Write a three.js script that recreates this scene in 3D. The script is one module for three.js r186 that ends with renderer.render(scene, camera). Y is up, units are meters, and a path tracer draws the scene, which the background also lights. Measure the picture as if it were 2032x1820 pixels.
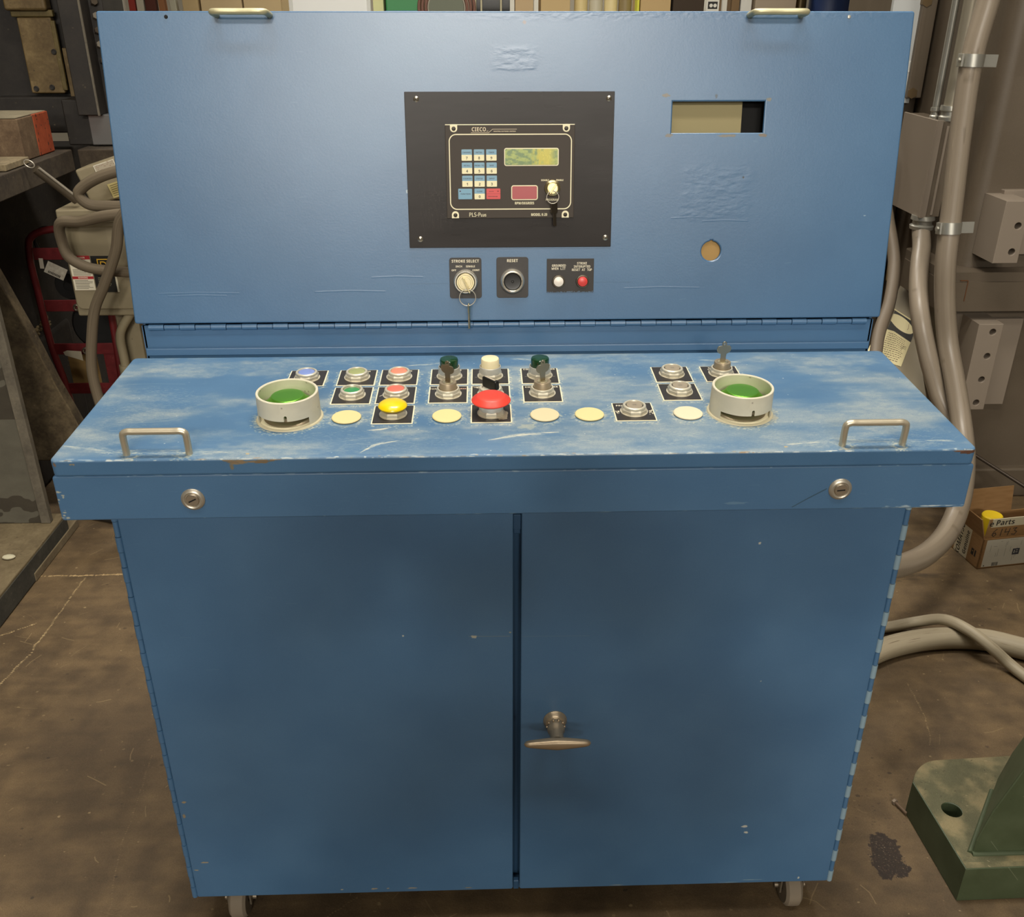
import * as THREE from 'three';
import { RoundedBoxGeometry } from 'three/addons/geometries/RoundedBoxGeometry.js';
import { mergeGeometries, mergeVertices, toCreasedNormals } from 'three/addons/utils/BufferGeometryUtils.js';
import { RectAreaLightUniformsLib } from 'three/addons/lights/RectAreaLightUniformsLib.js';
import { MarchingCubes } from 'three/addons/objects/MarchingCubes.js';
import { Brush, Evaluator, SUBTRACTION } from 'three-bvh-csg';

// ------------------------------------------------------------------ camera, lights, exposure
const scene = new THREE.Scene();
scene.background = new THREE.Color(0x000000);
const renderer = new THREE.WebGLRenderer({ antialias: true });
renderer.toneMapping = THREE.LinearToneMapping;
renderer.toneMappingExposure = 0.66;
renderer.shadowMap.enabled = true;
RectAreaLightUniformsLib.init();
const camera = new THREE.PerspectiveCamera(52.21, 2032 / 1820, 0.02, 60);
camera.position.set(-0.0444, 1.6044, 1.1043);
camera.rotation.order = 'YXZ';
camera.rotation.set(-0.456, -0.0313, 0.0006);
camera.focus = 1.5;

// lamps: x, y, z, width, depth, strength, label; the flood lamps hang facing back along the hall, the others face down
const LAMPS = [
  [-0.75, 4.5, 1.2, 1.2, 0.45, 20, 'high-bay lamp above and ahead of the console, the left one'], [1.05, 4.5, 1.35, 1.2, 0.45, 20, 'high-bay lamp above and ahead of the console, the right one'],
  [0.15, 4.5, -0.55, 1.7, 0.5, 58, 'high-bay lamp straight above the console'],
  [-0.3, 5.0, -2.9, 1.2, 0.6, 34, 'high-bay lamp over the aisle behind the console'], [0.2, 5.0, -5.6, 1.6, 0.6, 60, 'high-bay lamp over the storage rack'],
];
const FLOODS = [[-2.4, 4.25, 14.0, 1.6, 1.0, 70, 'wide flood lamp facing the console from the front of the hall, the left one'], [3.0, 4.1, 15.0, 1.6, 1.0, 40, 'wide flood lamp facing the console from the front of the hall, the right one'],
  [-0.6, 4.6, 7.5, 0.8, 0.6, 150, 'small flood lamp facing the console from mid hall, the left one'], [0.7, 4.6, 7.8, 0.8, 0.6, 150, 'small flood lamp facing the console from mid hall, the right one']];
const LAMP_COLOUR = new THREE.Color(1.0, 0.945, 0.85);

// ------------------------------------------------------------------ small helpers
const V = (x, y, z) => new THREE.Vector3(x, y, z);
let seed = 7;
const rnd = () => { seed = (seed * 1664525 + 1013904223) >>> 0; return seed / 4294967296; };
const rr = (a, b) => a + (b - a) * rnd();
const used = new Map();
function numbered(n) { const k = used.get(n) ?? 0; used.set(n, k + 1); return k ? n + '_' + String(k).padStart(3, '0') : n; }
function thing(name, label, category, pos = [0, 0, 0], rotY = 0, group) {
  const g = new THREE.Group(); g.name = numbered(name); g.position.set(...pos); g.rotation.y = rotY;
  g.userData = { label, category }; if (group) g.userData.group = group; scene.add(g); return g;
}
function tag(o, label, category, group) { o.userData = { ...o.userData, label, category }; if (group) o.userData.group = group; return o; }
function struct(name, geo, mat) { const m = new THREE.Mesh(geo, mat); m.name = name; m.userData = { kind: 'structure' }; scene.add(m); return m; }
function part(parent, name, geo, mat, pos, rot, label) {
  const m = new THREE.Mesh(Array.isArray(geo) ? G(geo) : geo, mat); m.name = name;
  if (pos) m.position.set(...pos); if (rot) m.rotation.set(...rot); if (label) m.userData.label = label;
  parent.add(m); return m;
}
function sub(parent, name, pos, rot, label) { const g = new THREE.Group(); g.name = name; if (pos) g.position.set(...pos); if (rot) g.rotation.set(...rot); if (label) g.userData.label = label; parent.add(g); return g; }
function G(list) {
  return mergeGeometries(list.map((g) => {
    g = g.index ? g.toNonIndexed() : g.clone();
    for (const k of Object.keys(g.attributes)) if (!['position', 'normal', 'uv'].includes(k)) g.deleteAttribute(k);
    if (!g.attributes.uv) g.setAttribute('uv', new THREE.Float32BufferAttribute(new Float32Array(g.attributes.position.count * 2), 2));
    g.clearGroups(); return g;
  }));
}
const box = (w, h, d, x = 0, y = 0, z = 0, r = 0) => { const g = r ? new RoundedBoxGeometry(w, h, d, 2, r) : new THREE.BoxGeometry(w, h, d); return g.translate(x, y, z); };
const cyl = (r1, r2, h, n = 24, x = 0, y = 0, z = 0) => new THREE.CylinderGeometry(r1, r2, h, n).translate(x, y, z);
const crease = (g, a = 0.6) => { g.scale(1000, 1000, 1000); const c = toCreasedNormals(g, a); c.scale(0.001, 0.001, 0.001); return c; };  // toCreasedNormals merges points within a hundredth of a unit
const lathe = (pts, n = 32, soft) => { const g = new THREE.LatheGeometry(pts.map((p) => new THREE.Vector2(p[0], p[1])), n); return soft ? g : crease(g, 0.62); };
function tube(pts, r, seg = 40, rad = 12, closed = false) { return new THREE.TubeGeometry(new THREE.CatmullRomCurve3(pts.map((p) => V(...p)), closed, 'centripetal'), seg, r, rad, closed); }
function capTube(pts, r, seg = 40, rad = 12) { // tube with round ends
  const a = V(...pts[0]), b = V(...pts[pts.length - 1]);
  return G([tube(pts, r, seg, rad), new THREE.SphereGeometry(r, rad, 8).translate(a.x, a.y, a.z), new THREE.SphereGeometry(r, rad, 8).translate(b.x, b.y, b.z)]);
}
function rod(a, b, r, n = 12, r2 = r) { // cylinder from a to b
  const A = V(...a), B = V(...b), d = B.clone().sub(A), g = new THREE.CylinderGeometry(r2, r, d.length(), n);
  g.applyQuaternion(new THREE.Quaternion().setFromUnitVectors(V(0, 1, 0), d.clone().normalize())); const c = A.add(B).multiplyScalar(0.5); return g.translate(c.x, c.y, c.z);
}
function rrShape(w, h, r, x = 0, y = 0) { // rounded rectangle centred on x, y
  const s = new THREE.Shape(), a = x - w / 2, b = y - h / 2;
  s.moveTo(a + r, b); s.lineTo(a + w - r, b); s.absarc(a + w - r, b + r, r, -Math.PI / 2, 0); s.lineTo(a + w, b + h - r); s.absarc(a + w - r, b + h - r, r, 0, Math.PI / 2);
  s.lineTo(a + r, b + h); s.absarc(a + r, b + h - r, r, Math.PI / 2, Math.PI); s.lineTo(a, b + r); s.absarc(a + r, b + r, r, Math.PI, 1.5 * Math.PI); return s;
}
const polyShape = (pts) => { const s = new THREE.Shape(); pts.forEach((p, i) => (i ? s.lineTo(...p) : s.moveTo(...p))); s.closePath(); return s; };
const extrude = (shape, depth, bevel = 0, seg = 2, curve = 10) => new THREE.ExtrudeGeometry(shape, { depth, bevelEnabled: bevel > 0, bevelThickness: bevel, bevelSize: bevel, bevelOffset: -bevel, bevelSegments: seg, curveSegments: curve });
// texture coordinates from two position axes, so a pattern keeps its real size
function uvBy(g, ax, ay, x0, y0, w, h) {
  const p = g.attributes.position, uv = new Float32Array(p.count * 2);
  for (let i = 0; i < p.count; i++) { uv[i * 2] = (p.getComponent(i, ax) - x0) / w; uv[i * 2 + 1] = (p.getComponent(i, ay) - y0) / h; }
  g.setAttribute('uv', new THREE.BufferAttribute(uv, 2)); return g;
}
function uvBox(g, s = 1) { // box projection, s metres per repeat
  g = g.index ? g.toNonIndexed() : g; const p = g.attributes.position, n = g.attributes.normal, uv = new Float32Array(p.count * 2);
  for (let i = 0; i < p.count; i++) {
    const a = [Math.abs(n.getX(i)), Math.abs(n.getY(i)), Math.abs(n.getZ(i))], k = a.indexOf(Math.max(...a));
    uv[2 * i] = p.getComponent(i, k === 0 ? 2 : 0) / s; uv[2 * i + 1] = p.getComponent(i, k === 1 ? 2 : 1) / s;
  }
  g.setAttribute('uv', new THREE.BufferAttribute(uv, 2)); return g;
}
// noise
const hash = (x, y, s) => { let h = Math.imul(x, 374761393) + Math.imul(y, 668265263) + Math.imul(s, 974634777) | 0; h = Math.imul(h ^ (h >>> 13), 1274126177); return ((h ^ (h >>> 16)) >>> 0) / 4294967296; };
function vn(x, y, s) { const ix = Math.floor(x), iy = Math.floor(y); let fx = x - ix, fy = y - iy; fx = fx * fx * (3 - 2 * fx); fy = fy * fy * (3 - 2 * fy);
  const a = hash(ix, iy, s), b = hash(ix + 1, iy, s), c = hash(ix, iy + 1, s), d = hash(ix + 1, iy + 1, s); return a + (b - a) * fx + (c - a) * fy + (a - b - c + d) * fx * fy; }
function fbm(x, y, s, o = 4) { let v = 0, a = 0.5, t = 0; for (let i = 0; i < o; i++) { v += a * vn(x, y, s + i * 17); t += a; a *= 0.5; x *= 2.03; y *= 2.03; } return v / t; }
const sst = (a, b, x) => { x = Math.min(1, Math.max(0, (x - a) / (b - a))); return x * x * (3 - 2 * x); };
function canvas(w, h, fn, draw) { // fn(x, y) -> [r, g, b]; draw(ctx) paints on top
  const c = document.createElement('canvas'); c.width = w; c.height = h; const g = c.getContext('2d');
  if (typeof fn === 'string') { g.fillStyle = fn; g.fillRect(0, 0, w, h); } else if (fn) {
    const d = new ImageData(w, h); for (let y = 0, i = 0; y < h; y++) for (let x = 0; x < w; x++, i += 4) { const p = fn(x, y); d.data[i] = p[0]; d.data[i + 1] = p[1]; d.data[i + 2] = p[2]; d.data[i + 3] = 255; }
    g.putImageData(d, 0, 0);
  }
  if (draw) draw(g, w, h); return c;
}
function tex(c, srgb = true, rep) { const t = new THREE.CanvasTexture(c); if (srgb) t.colorSpace = THREE.SRGBColorSpace; t.wrapS = t.wrapT = THREE.RepeatWrapping; t.magFilter = THREE.LinearFilter; if (rep) t.repeat.set(rep, rep); return t; }
const M = (color, roughness = 0.6, metalness = 0, more = {}) => new THREE.MeshStandardMaterial({ color, roughness, metalness, ...more });
const PI = Math.PI;
const mix = (a, b, t) => [a[0] + (b[0] - a[0]) * t, a[1] + (b[1] - a[1]) * t, a[2] + (b[2] - a[2]) * t];

// scratches and chips drawn on a canvas: irregular blob of paint loss
function chip(g, x, y, rx, ry, col, a = 1) {
  g.save(); g.translate(x, y); g.globalAlpha = a; g.fillStyle = col; g.beginPath();
  for (let i = 0; i < 14; i++) { const t = (i / 14) * 2 * PI, k = rr(0.55, 1.1); const px = Math.cos(t) * rx * k, py = Math.sin(t) * ry * k; i ? g.lineTo(px, py) : g.moveTo(px, py); }
  g.closePath(); g.fill(); g.restore();
}
function scratch(g, pts, w, col, a = 1) { g.save(); g.globalAlpha = a; g.strokeStyle = col; g.lineWidth = w; g.lineCap = 'round'; g.lineJoin = 'round'; g.beginPath(); pts.forEach((p, i) => (i ? g.lineTo(...p) : g.moveTo(...p))); g.stroke(); g.restore(); }

// ------------------------------------------------------------------ shared materials
const PAINT = [69, 107, 143];
const bluePaint = new THREE.MeshPhysicalMaterial({ color: '#456b8f', roughness: 0.36, ior: 1.7 });
const blueDark = M('#2c4d6c', 0.5);
const chrome = M('#d6cfc0', 0.26, 0.75);
const steel = M('#c4bcac', 0.38, 0.7);
const alum = M('#d5d2c8', 0.42, 0.5);
const brushed = M('#b09f84', 0.42, 0.6);
const nickel = M('#b9a68b', 0.36, 0.7);
const blackPlate = M('#2a2623', 0.38);
const blackPlastic = M('#15140f', 0.35);
const cream = M('#e6d9b2', 0.55);
const dark = M('#0c0b0a', 0.8);

// ------------------------------------------------------------------ the room
const RX0 = -9, RX1 = 9, RZ0 = -8, RZ1 = 18, RH = 6.2;
{
  // floor textures: two fine ones for the ground in view (2.2 m each) and a coarse one for the rest, all from one pattern laid out in metres
  const spots = []; for (let i = 0; i < 9000; i++) spots.push([rr(-2.25, 2.25), rr(-3.4, 1), Math.pow(rnd(), 2.2) * 0.0042 + 0.0006, rnd(), rnd() * 6.3, rr(0.008, 0.06), rnd()]);
  const lines = [
    [[[-2.1, -1.37], [-1.43, -1.38], [-1.213, -1.385], [-0.4, -1.39], [0.8, -1.4]], 0.008, '#b89d70', 0.8], [[[-2.1, -1.376], [-1.43, -1.386], [-1.213, -1.391], [-0.4, -1.396]], 0.0026, '#3a2f22', 0.6],
    [[[-1.288, -1.37], [-1.289, -1.188], [-1.295, -1.079], [-1.296, -0.968], [-1.34, -0.8]], 0.0055, '#b09a70', 0.75], [[[-1.5, -1.01], [-1.413, -1.078], [-1.334, -1.14]], 0.0048, '#bda477', 0.8],
    [[[1.049, -0.8], [1.043, -0.678], [1.032, -0.625], [1.006, -0.574]], 0.004, '#9b8560', 0.5], [[[-0.6, 0.1], [-0.329, -0.182], [-0.1, -0.4]], 0.0035, '#8c7450', 0.5], [[[0.289, -0.163], [0.303, -0.129], [0.4, 0.1]], 0.0035, '#94805e', 0.6], [[[-0.75, 0.05], [-0.82, -0.3], [-0.84, -0.6]], 0.003, '#8c7857', 0.4]];
  const stain = [[0.764, -0.310], [0.788, -0.316], [0.813, -0.298], [0.812, -0.269], [0.804, -0.242], [0.817, -0.229], [0.804, -0.209], [0.791, -0.210], [0.785, -0.220], [0.769, -0.202], [0.755, -0.206], [0.745, -0.233]];
  const floorTex = (x0, z0, size, S) => {
    const k = S / size, X = (x) => (x - x0) * k, Z = (z) => (z - z0) * k; seed = 4711;
    return tex(canvas(S, S, (px, py) => {
      const x = (px / k + x0) * 465, y = (py / k + z0) * 465;
      const n = fbm(x / 210 + 50, y / 210 + 50, 3, 4), m = fbm(x / 22 + 90, y / 22 + 90, 9, 4), f = hash(px, py, 5), d = fbm(x / 420 + 7, y / 420 + 9, 21, 3), w = fbm(x / 60 + 20, y / 9 + 40, 23, 3);
      let col = mix([74, 59, 39], [108, 88, 60], sst(0.28, 0.72, n * 0.4 + m * 0.42 + w * 0.18)); col = mix(col, [62, 49, 34], sst(0.52, 0.75, d) * 0.4);  // floor tones lowered a little, edge dimming put into the colour
      const g = (f - 0.5) * 15; return [col[0] + g, col[1] + g, col[2] + g];
    }, (g) => {
      for (const [sx, sz, r0, t, an, l0, q] of spots) {
        const x = X(sx), y = Z(sz), r = r0 * k; if (x < -60 || y < -60 || x > S + 60 || y > S + 60) continue;
        if (t < 0.6) chip(g, x, y, r, r * rr(0.5, 1), t < 0.3 ? '#b09b74' : '#86714f', 0.2 + q * 0.5); else if (t < 0.82) chip(g, x, y, r * 1.4, r, '#2a2017', 0.25 + q * 0.4);
        else { const l = l0 * k, wob = rr(-0.12, 0.12) * l; scratch(g, [[x, y], [x + Math.cos(an) * l * 0.5 + wob, y + Math.sin(an) * l * 0.5 - wob], [x + Math.cos(an) * l, y + Math.sin(an) * l]], (0.0008 + q * 0.0014) * k, '#a48e66', 0.12 + q * 0.4); }
      }
      for (const [pts, w, col, al] of lines) for (let i = 0; i < pts.length - 1; i++) { const [a, b] = [pts[i], pts[i + 1]], L = Math.hypot(b[0] - a[0], b[1] - a[1]), N = Math.ceil(L / 0.006); for (let j = 0; j < N; j++) { if (rnd() < 0.12) continue; const t = j / N, wob = 0.012 * (fbm((a[0] + (b[0] - a[0]) * t) * 30 + 60, (a[1] + (b[1] - a[1]) * t) * 30 + 60, 29, 2) - 0.5); chip(g, X(a[0] + (b[0] - a[0]) * t + wob), Z(a[1] + (b[1] - a[1]) * t + wob), w * k * rr(0.35, 0.9), w * k * rr(0.3, 0.8), col, Math.min(1, al * rr(0.6, 1.3))); } }
      // oil soaked crumbs beside the green machine foot
      g.fillStyle = '#241910'; g.globalAlpha = 0.9; g.beginPath(); stain.forEach((p, i) => { const q = [X(p[0]), Z(p[1])]; i ? g.lineTo(...q) : g.moveTo(...q); }); g.closePath(); g.fill(); g.globalAlpha = 1;
      for (let i = 0; i < 60; i++) { const p = stain[i % stain.length], p2 = stain[(i + 1) % stain.length], t = rnd(); chip(g, X(p[0] + (p2[0] - p[0]) * t + rr(-0.003, 0.003)), Z(p[1] + (p2[1] - p[1]) * t + rr(-0.003, 0.003)), rr(0.002, 0.007) * k, rr(0.002, 0.006) * k, '#241910', 0.8); }
      for (let i = 0; i < 700; i++) { const a = rnd() * 6.3, r = Math.sqrt(rnd()) * 0.052; chip(g, X(0.781 + Math.cos(a) * r * 0.72), Z(-0.257 + Math.sin(a) * r * 1.05), rr(0.0004, 0.0016) * k, rr(0.0004, 0.0014) * k, rnd() < 0.2 ? '#8d7d68' : rnd() < 0.5 ? '#110b07' : '#4d3a2a', 0.8); }
      for (let i = 0; i < 60; i++) chip(g, X(rr(0.72, 0.86)), Z(rr(-0.5, -0.33)), rr(0.001, 0.004) * k, rr(0.001, 0.003) * k, '#31261b', 0.4);
      for (let i = 0; i < 12; i++) chip(g, X(1.23 + rr(-0.08, 0.12)), Z(-1.29 + rr(-0.02, 0.02)), rr(0.02, 0.05) * k, rr(0.006, 0.016) * k, '#3a2e22', 0.3);  // dark smear painted in for the shadow of the looping conduit
    }));
  };
  const b = tex(canvas(1024, 1024, (x, y) => { const v = 120 + 90 * (fbm(x / 22, y / 22, 31, 4) - 0.5) + 70 * (hash(x, y, 8) - 0.5); return [v, v, v]; }), false);
  const fm = (t, bm) => new THREE.MeshStandardMaterial({ map: t, bumpMap: bm, bumpScale: 0.0013, roughness: 0.72 });
  const quad = (x0, x1, z0, z1, u0, v0, size) => uvBy(new THREE.PlaneGeometry(x1 - x0, z1 - z0).rotateX(-PI / 2).translate((x0 + x1) / 2, 0, (z0 + z1) / 2), 0, 2, u0, v0 + size, size, -size);
  const zn = -1.9, zf = 0.3, rest = G([quad(RX0, RX1, RZ0, zn, -2.2, -3.4, 4.4), quad(RX0, RX1, zf, RZ1, -2.2, -3.4, 4.4), quad(RX0, -2.2, zn, zf, -2.2, -3.4, 4.4), quad(2.2, RX1, zn, zf, -2.2, -3.4, 4.4), uvBy(box(RX1 - RX0, 0.2, RZ1 - RZ0, (RX0 + RX1) / 2, -0.1004, (RZ0 + RZ1) / 2), 0, 2, -2.2, 1.0, 4.4, -4.4)]);
  const fine = [quad(-2.2, 0, zn, zf, -2.2, zn, 2.2), quad(0, 2.2, zn, zf, 0, zn, 2.2)].map((g) => G([g]));
  const keep = seed; const mats = [fm(floorTex(-2.2, -3.4, 4.4, 1024), b), fm(floorTex(-2.2, zn, 2.2, 2048), b), fm(floorTex(0, zn, 2.2, 2048), b)]; seed = keep;
  struct('floor', mergeGeometries([rest, ...fine], true), mats);
  const wallMat = M('#a39c8c', 0.9), ceilMat = M('#b5b0a4', 0.9);
  struct('ceiling', box(RX1 - RX0, 0.2, RZ1 - RZ0, 0, RH + 0.1, (RZ0 + RZ1) / 2), ceilMat);
  struct('wall_back', box(RX1 - RX0, RH, 0.2, 0, RH / 2, RZ0 - 0.1), wallMat);
  struct('wall_front', box(RX1 - RX0, RH, 0.2, 0, RH / 2, RZ1 + 0.1), wallMat);
  struct('wall_left', box(0.2, RH, RZ1 - RZ0 + 0.4, RX0 - 0.1, RH / 2, (RZ0 + RZ1) / 2), wallMat);
  struct('wall_right', box(0.2, RH, RZ1 - RZ0 + 0.4, RX1 + 0.1, RH / 2, (RZ0 + RZ1) / 2), wallMat);
}
LAMPS.forEach(([x, y, z, w, d, power, label]) => {
  const t = thing('ceiling_lamp', label, 'lamp', [x, y, z], 0, 'high-bay lamps under the ceiling');
  part(t, 'housing', [box(w + 0.06, 0.02, d + 0.06, 0, 0.075, 0), box(0.02, 0.08, d + 0.06, w / 2 + 0.02, 0.04, 0), box(0.02, 0.08, d + 0.06, -w / 2 - 0.02, 0.04, 0), box(w + 0.06, 0.08, 0.02, 0, 0.04, d / 2 + 0.02), box(w + 0.06, 0.08, 0.02, 0, 0.04, -d / 2 - 0.02)], M('#e8e6df', 0.5));
  part(t, 'diffuser', box(w, 0.01, d, 0, 0.03, 0), new THREE.MeshStandardMaterial({ color: '#ffffff', emissive: LAMP_COLOUR, emissiveIntensity: 6, roughness: 0.6 }));
  for (const s of [-1, 1]) part(t, 'hanger_rod', cyl(0.008, 0.008, RH - y - 0.085, 8, s * w * 0.35, (RH - y - 0.085) / 2 + 0.085, 0), steel);
  const l = new THREE.RectAreaLight(LAMP_COLOUR, power, w, d); l.position.set(x, y + 0.015, z); l.lookAt(x, y - 1, z); l.name = 'lamp_light'; scene.add(l);
});
FLOODS.forEach(([x, y, z, w, h, power, label]) => {
  const t = thing('flood_lamp', label, 'lamp', [x, y, z]); t.lookAt(0, 1.2, -0.3);
  part(t, 'housing', [box(w + 0.08, h + 0.08, 0.12, 0, 0, -0.08, 0.02), box(w + 0.08, 0.03, 0.09, 0, h / 2 + 0.025, 0.01), box(w + 0.08, 0.03, 0.09, 0, -h / 2 - 0.025, 0.01), box(0.03, h, 0.09, w / 2 + 0.025, 0, 0.01), box(0.03, h, 0.09, -w / 2 - 0.025, 0, 0.01)], M('#55534e', 0.5));
  part(t, 'diffuser', box(w, h, 0.01, 0, 0, 0), new THREE.MeshStandardMaterial({ color: '#ffffff', emissive: LAMP_COLOUR, emissiveIntensity: 6, roughness: 0.6 }));
  for (const s of [-1, 1]) part(t, 'hanger_rod', rod([s * w * 0.4, h / 2, -0.1], [s * w * 0.4, RH - y - 0.06, -0.1], 0.012, 8), steel);
  const l = new THREE.RectAreaLight(LAMP_COLOUR, power, w, h); l.position.set(x, y, z); l.lookAt(0, 1.2, -0.3); const d = V(0, 1.2, -0.3).sub(l.position).normalize(); l.position.addScaledVector(d, 0.02); l.name = 'lamp_light'; scene.add(l);
});

// ------------------------------------------------------------------ the control console
const con = thing('control_console', 'blue painted steel control console with a leaning instrument panel and a sloped button desk', 'control console');
// frames: the desk slopes 2.79 degrees down to the front, the instrument panel leans 8.56 degrees back
const DA = 2.788 * PI / 180, PA = 8.56 * PI / 180;
const desk = (u, v, h = 0) => [u, 1.0689 + v * Math.sin(DA) + h * Math.cos(DA), -v * Math.cos(DA) + h * Math.sin(DA)];
const pan = (u, v, h = 0) => [u, 1.142 + v * Math.cos(PA) + h * Math.sin(PA), -0.3405 - v * Math.sin(PA) + h * Math.cos(PA)];
const deskRot = [DA, 0, 0], panRot = [-PA, 0, 0], panUp = [PI / 2 - PA, 0, 0];

// legend plates on the desk: column (u) and row (v) of each plate's centre
const COL = [-0.3165, -0.24, -0.1755, -0.0985, -0.0357, 0.0408, 0.2457, 0.168, 0.323], ROW = [0.2488, 0.184, 0.119];
const PLATES = [[0, 0], [1, 0], [2, 0], [1, 1], [2, 1], [2, 2], [3, 0], [3, 1], [4, 0], [4, 1], [4, 2], [5, 0], [5, 1], [6, 0], [6, 1], [7, 2], [8, 0]].map(([c, r]) => [COL[c] + (r === 2 && c === 2 ? 0.001 : 0), ROW[r]]);
// --- paint textures
const orange = tex(canvas(1024, 1024, (x, y) => { const v = 128 + 150 * (fbm(x / 7, y / 7, 41, 2) - 0.5) + 30 * (hash(x, y, 2) - 0.5); return [v, v, v]; }), false);
function paintBase(x, y, sx, sy, s) { const n = fbm(x / sx, y / sy, s, 4) - 0.5, f = hash(x, y, s) - 0.5; return [PAINT[0] + n * 14 + f * 5, PAINT[1] + n * 14 + f * 5, PAINT[2] + n * 13 + f * 5]; }
// cabinet doors, 1.19 m by 0.87 m from x -0.595, y 0.1
const doorTex = tex(canvas(1536, 1123, (x, y) => paintBase(x, y, 120, 120, 51), (g) => {
  const X = (x) => (x + 0.595) / 1.19 * 1536, Y = (y) => (0.97 - y) / 0.87 * 1123;
  scratch(g, [[X(-0.075), Y(0.698)], [X(-0.01), Y(0.697)]], 1.2, '#8d8c7c', 0.6); scratch(g, [[X(0.0), Y(0.696)], [X(0.117), Y(0.695)]], 1, '#74848c', 0.55);
  for (const [x, y, rx, ry, c] of [[-0.067, 0.697, 7, 4, '#b9b3a0'], [-0.0095, 0.7046, 3, 2, '#b0a17d'], [-0.574, 0.357, 6, 4, '#9a8467'], [-0.579, 0.324, 4, 7, '#8f7b60'], [-0.56, 0.209, 10, 2.5, '#a08e72'], [-0.577, 0.19, 7, 2, '#a08e72'], [0.4137, 0.2665, 10, 4, '#d2cdbd'], [0.4172, 0.2513, 6, 4, '#d2cdbd'], [0.3708, 0.8622, 3, 4, '#c6c2b2'], [0.4039, 0.5966, 2, 2, '#c6c2b2'], [-0.1784, 0.7016, 2, 3, '#c6c2b2'], [-0.26, 0.13, 9, 3, '#a39178'], [-0.235, 0.13, 4, 2, '#a39178'], [-0.19, 0.129, 14, 2.2, '#a39178'], [-0.0866, 0.126, 10, 2, '#8d7f68'], [-0.32, 0.13, 4, 2, '#b5aa92'], [0.19, 0.123, 20, 1.6, '#8b9496'], [0.53, 0.13, 3, 4, '#c9c4b6'], [0.44, 0.128, 28, 1.4, '#7f98a6'], [0.4, 0.1225, 30, 1, '#7f98a6']]) chip(g, X(x), Y(y), rx, ry, c, 0.9);
  for (let i = 0; i < 70; i++) { const x = rnd() * 1536, y = rnd() * 1123, a = rr(-0.3, 0.3), l = rr(4, 30); scratch(g, [[x, y], [x + l * Math.cos(a), y + l * Math.sin(a)]], 0.7, '#7d94a3', rr(0.1, 0.35)); }
}));
const doorMat = new THREE.MeshPhysicalMaterial({ map: doorTex, roughness: 0.36, ior: 1.7 });
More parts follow.
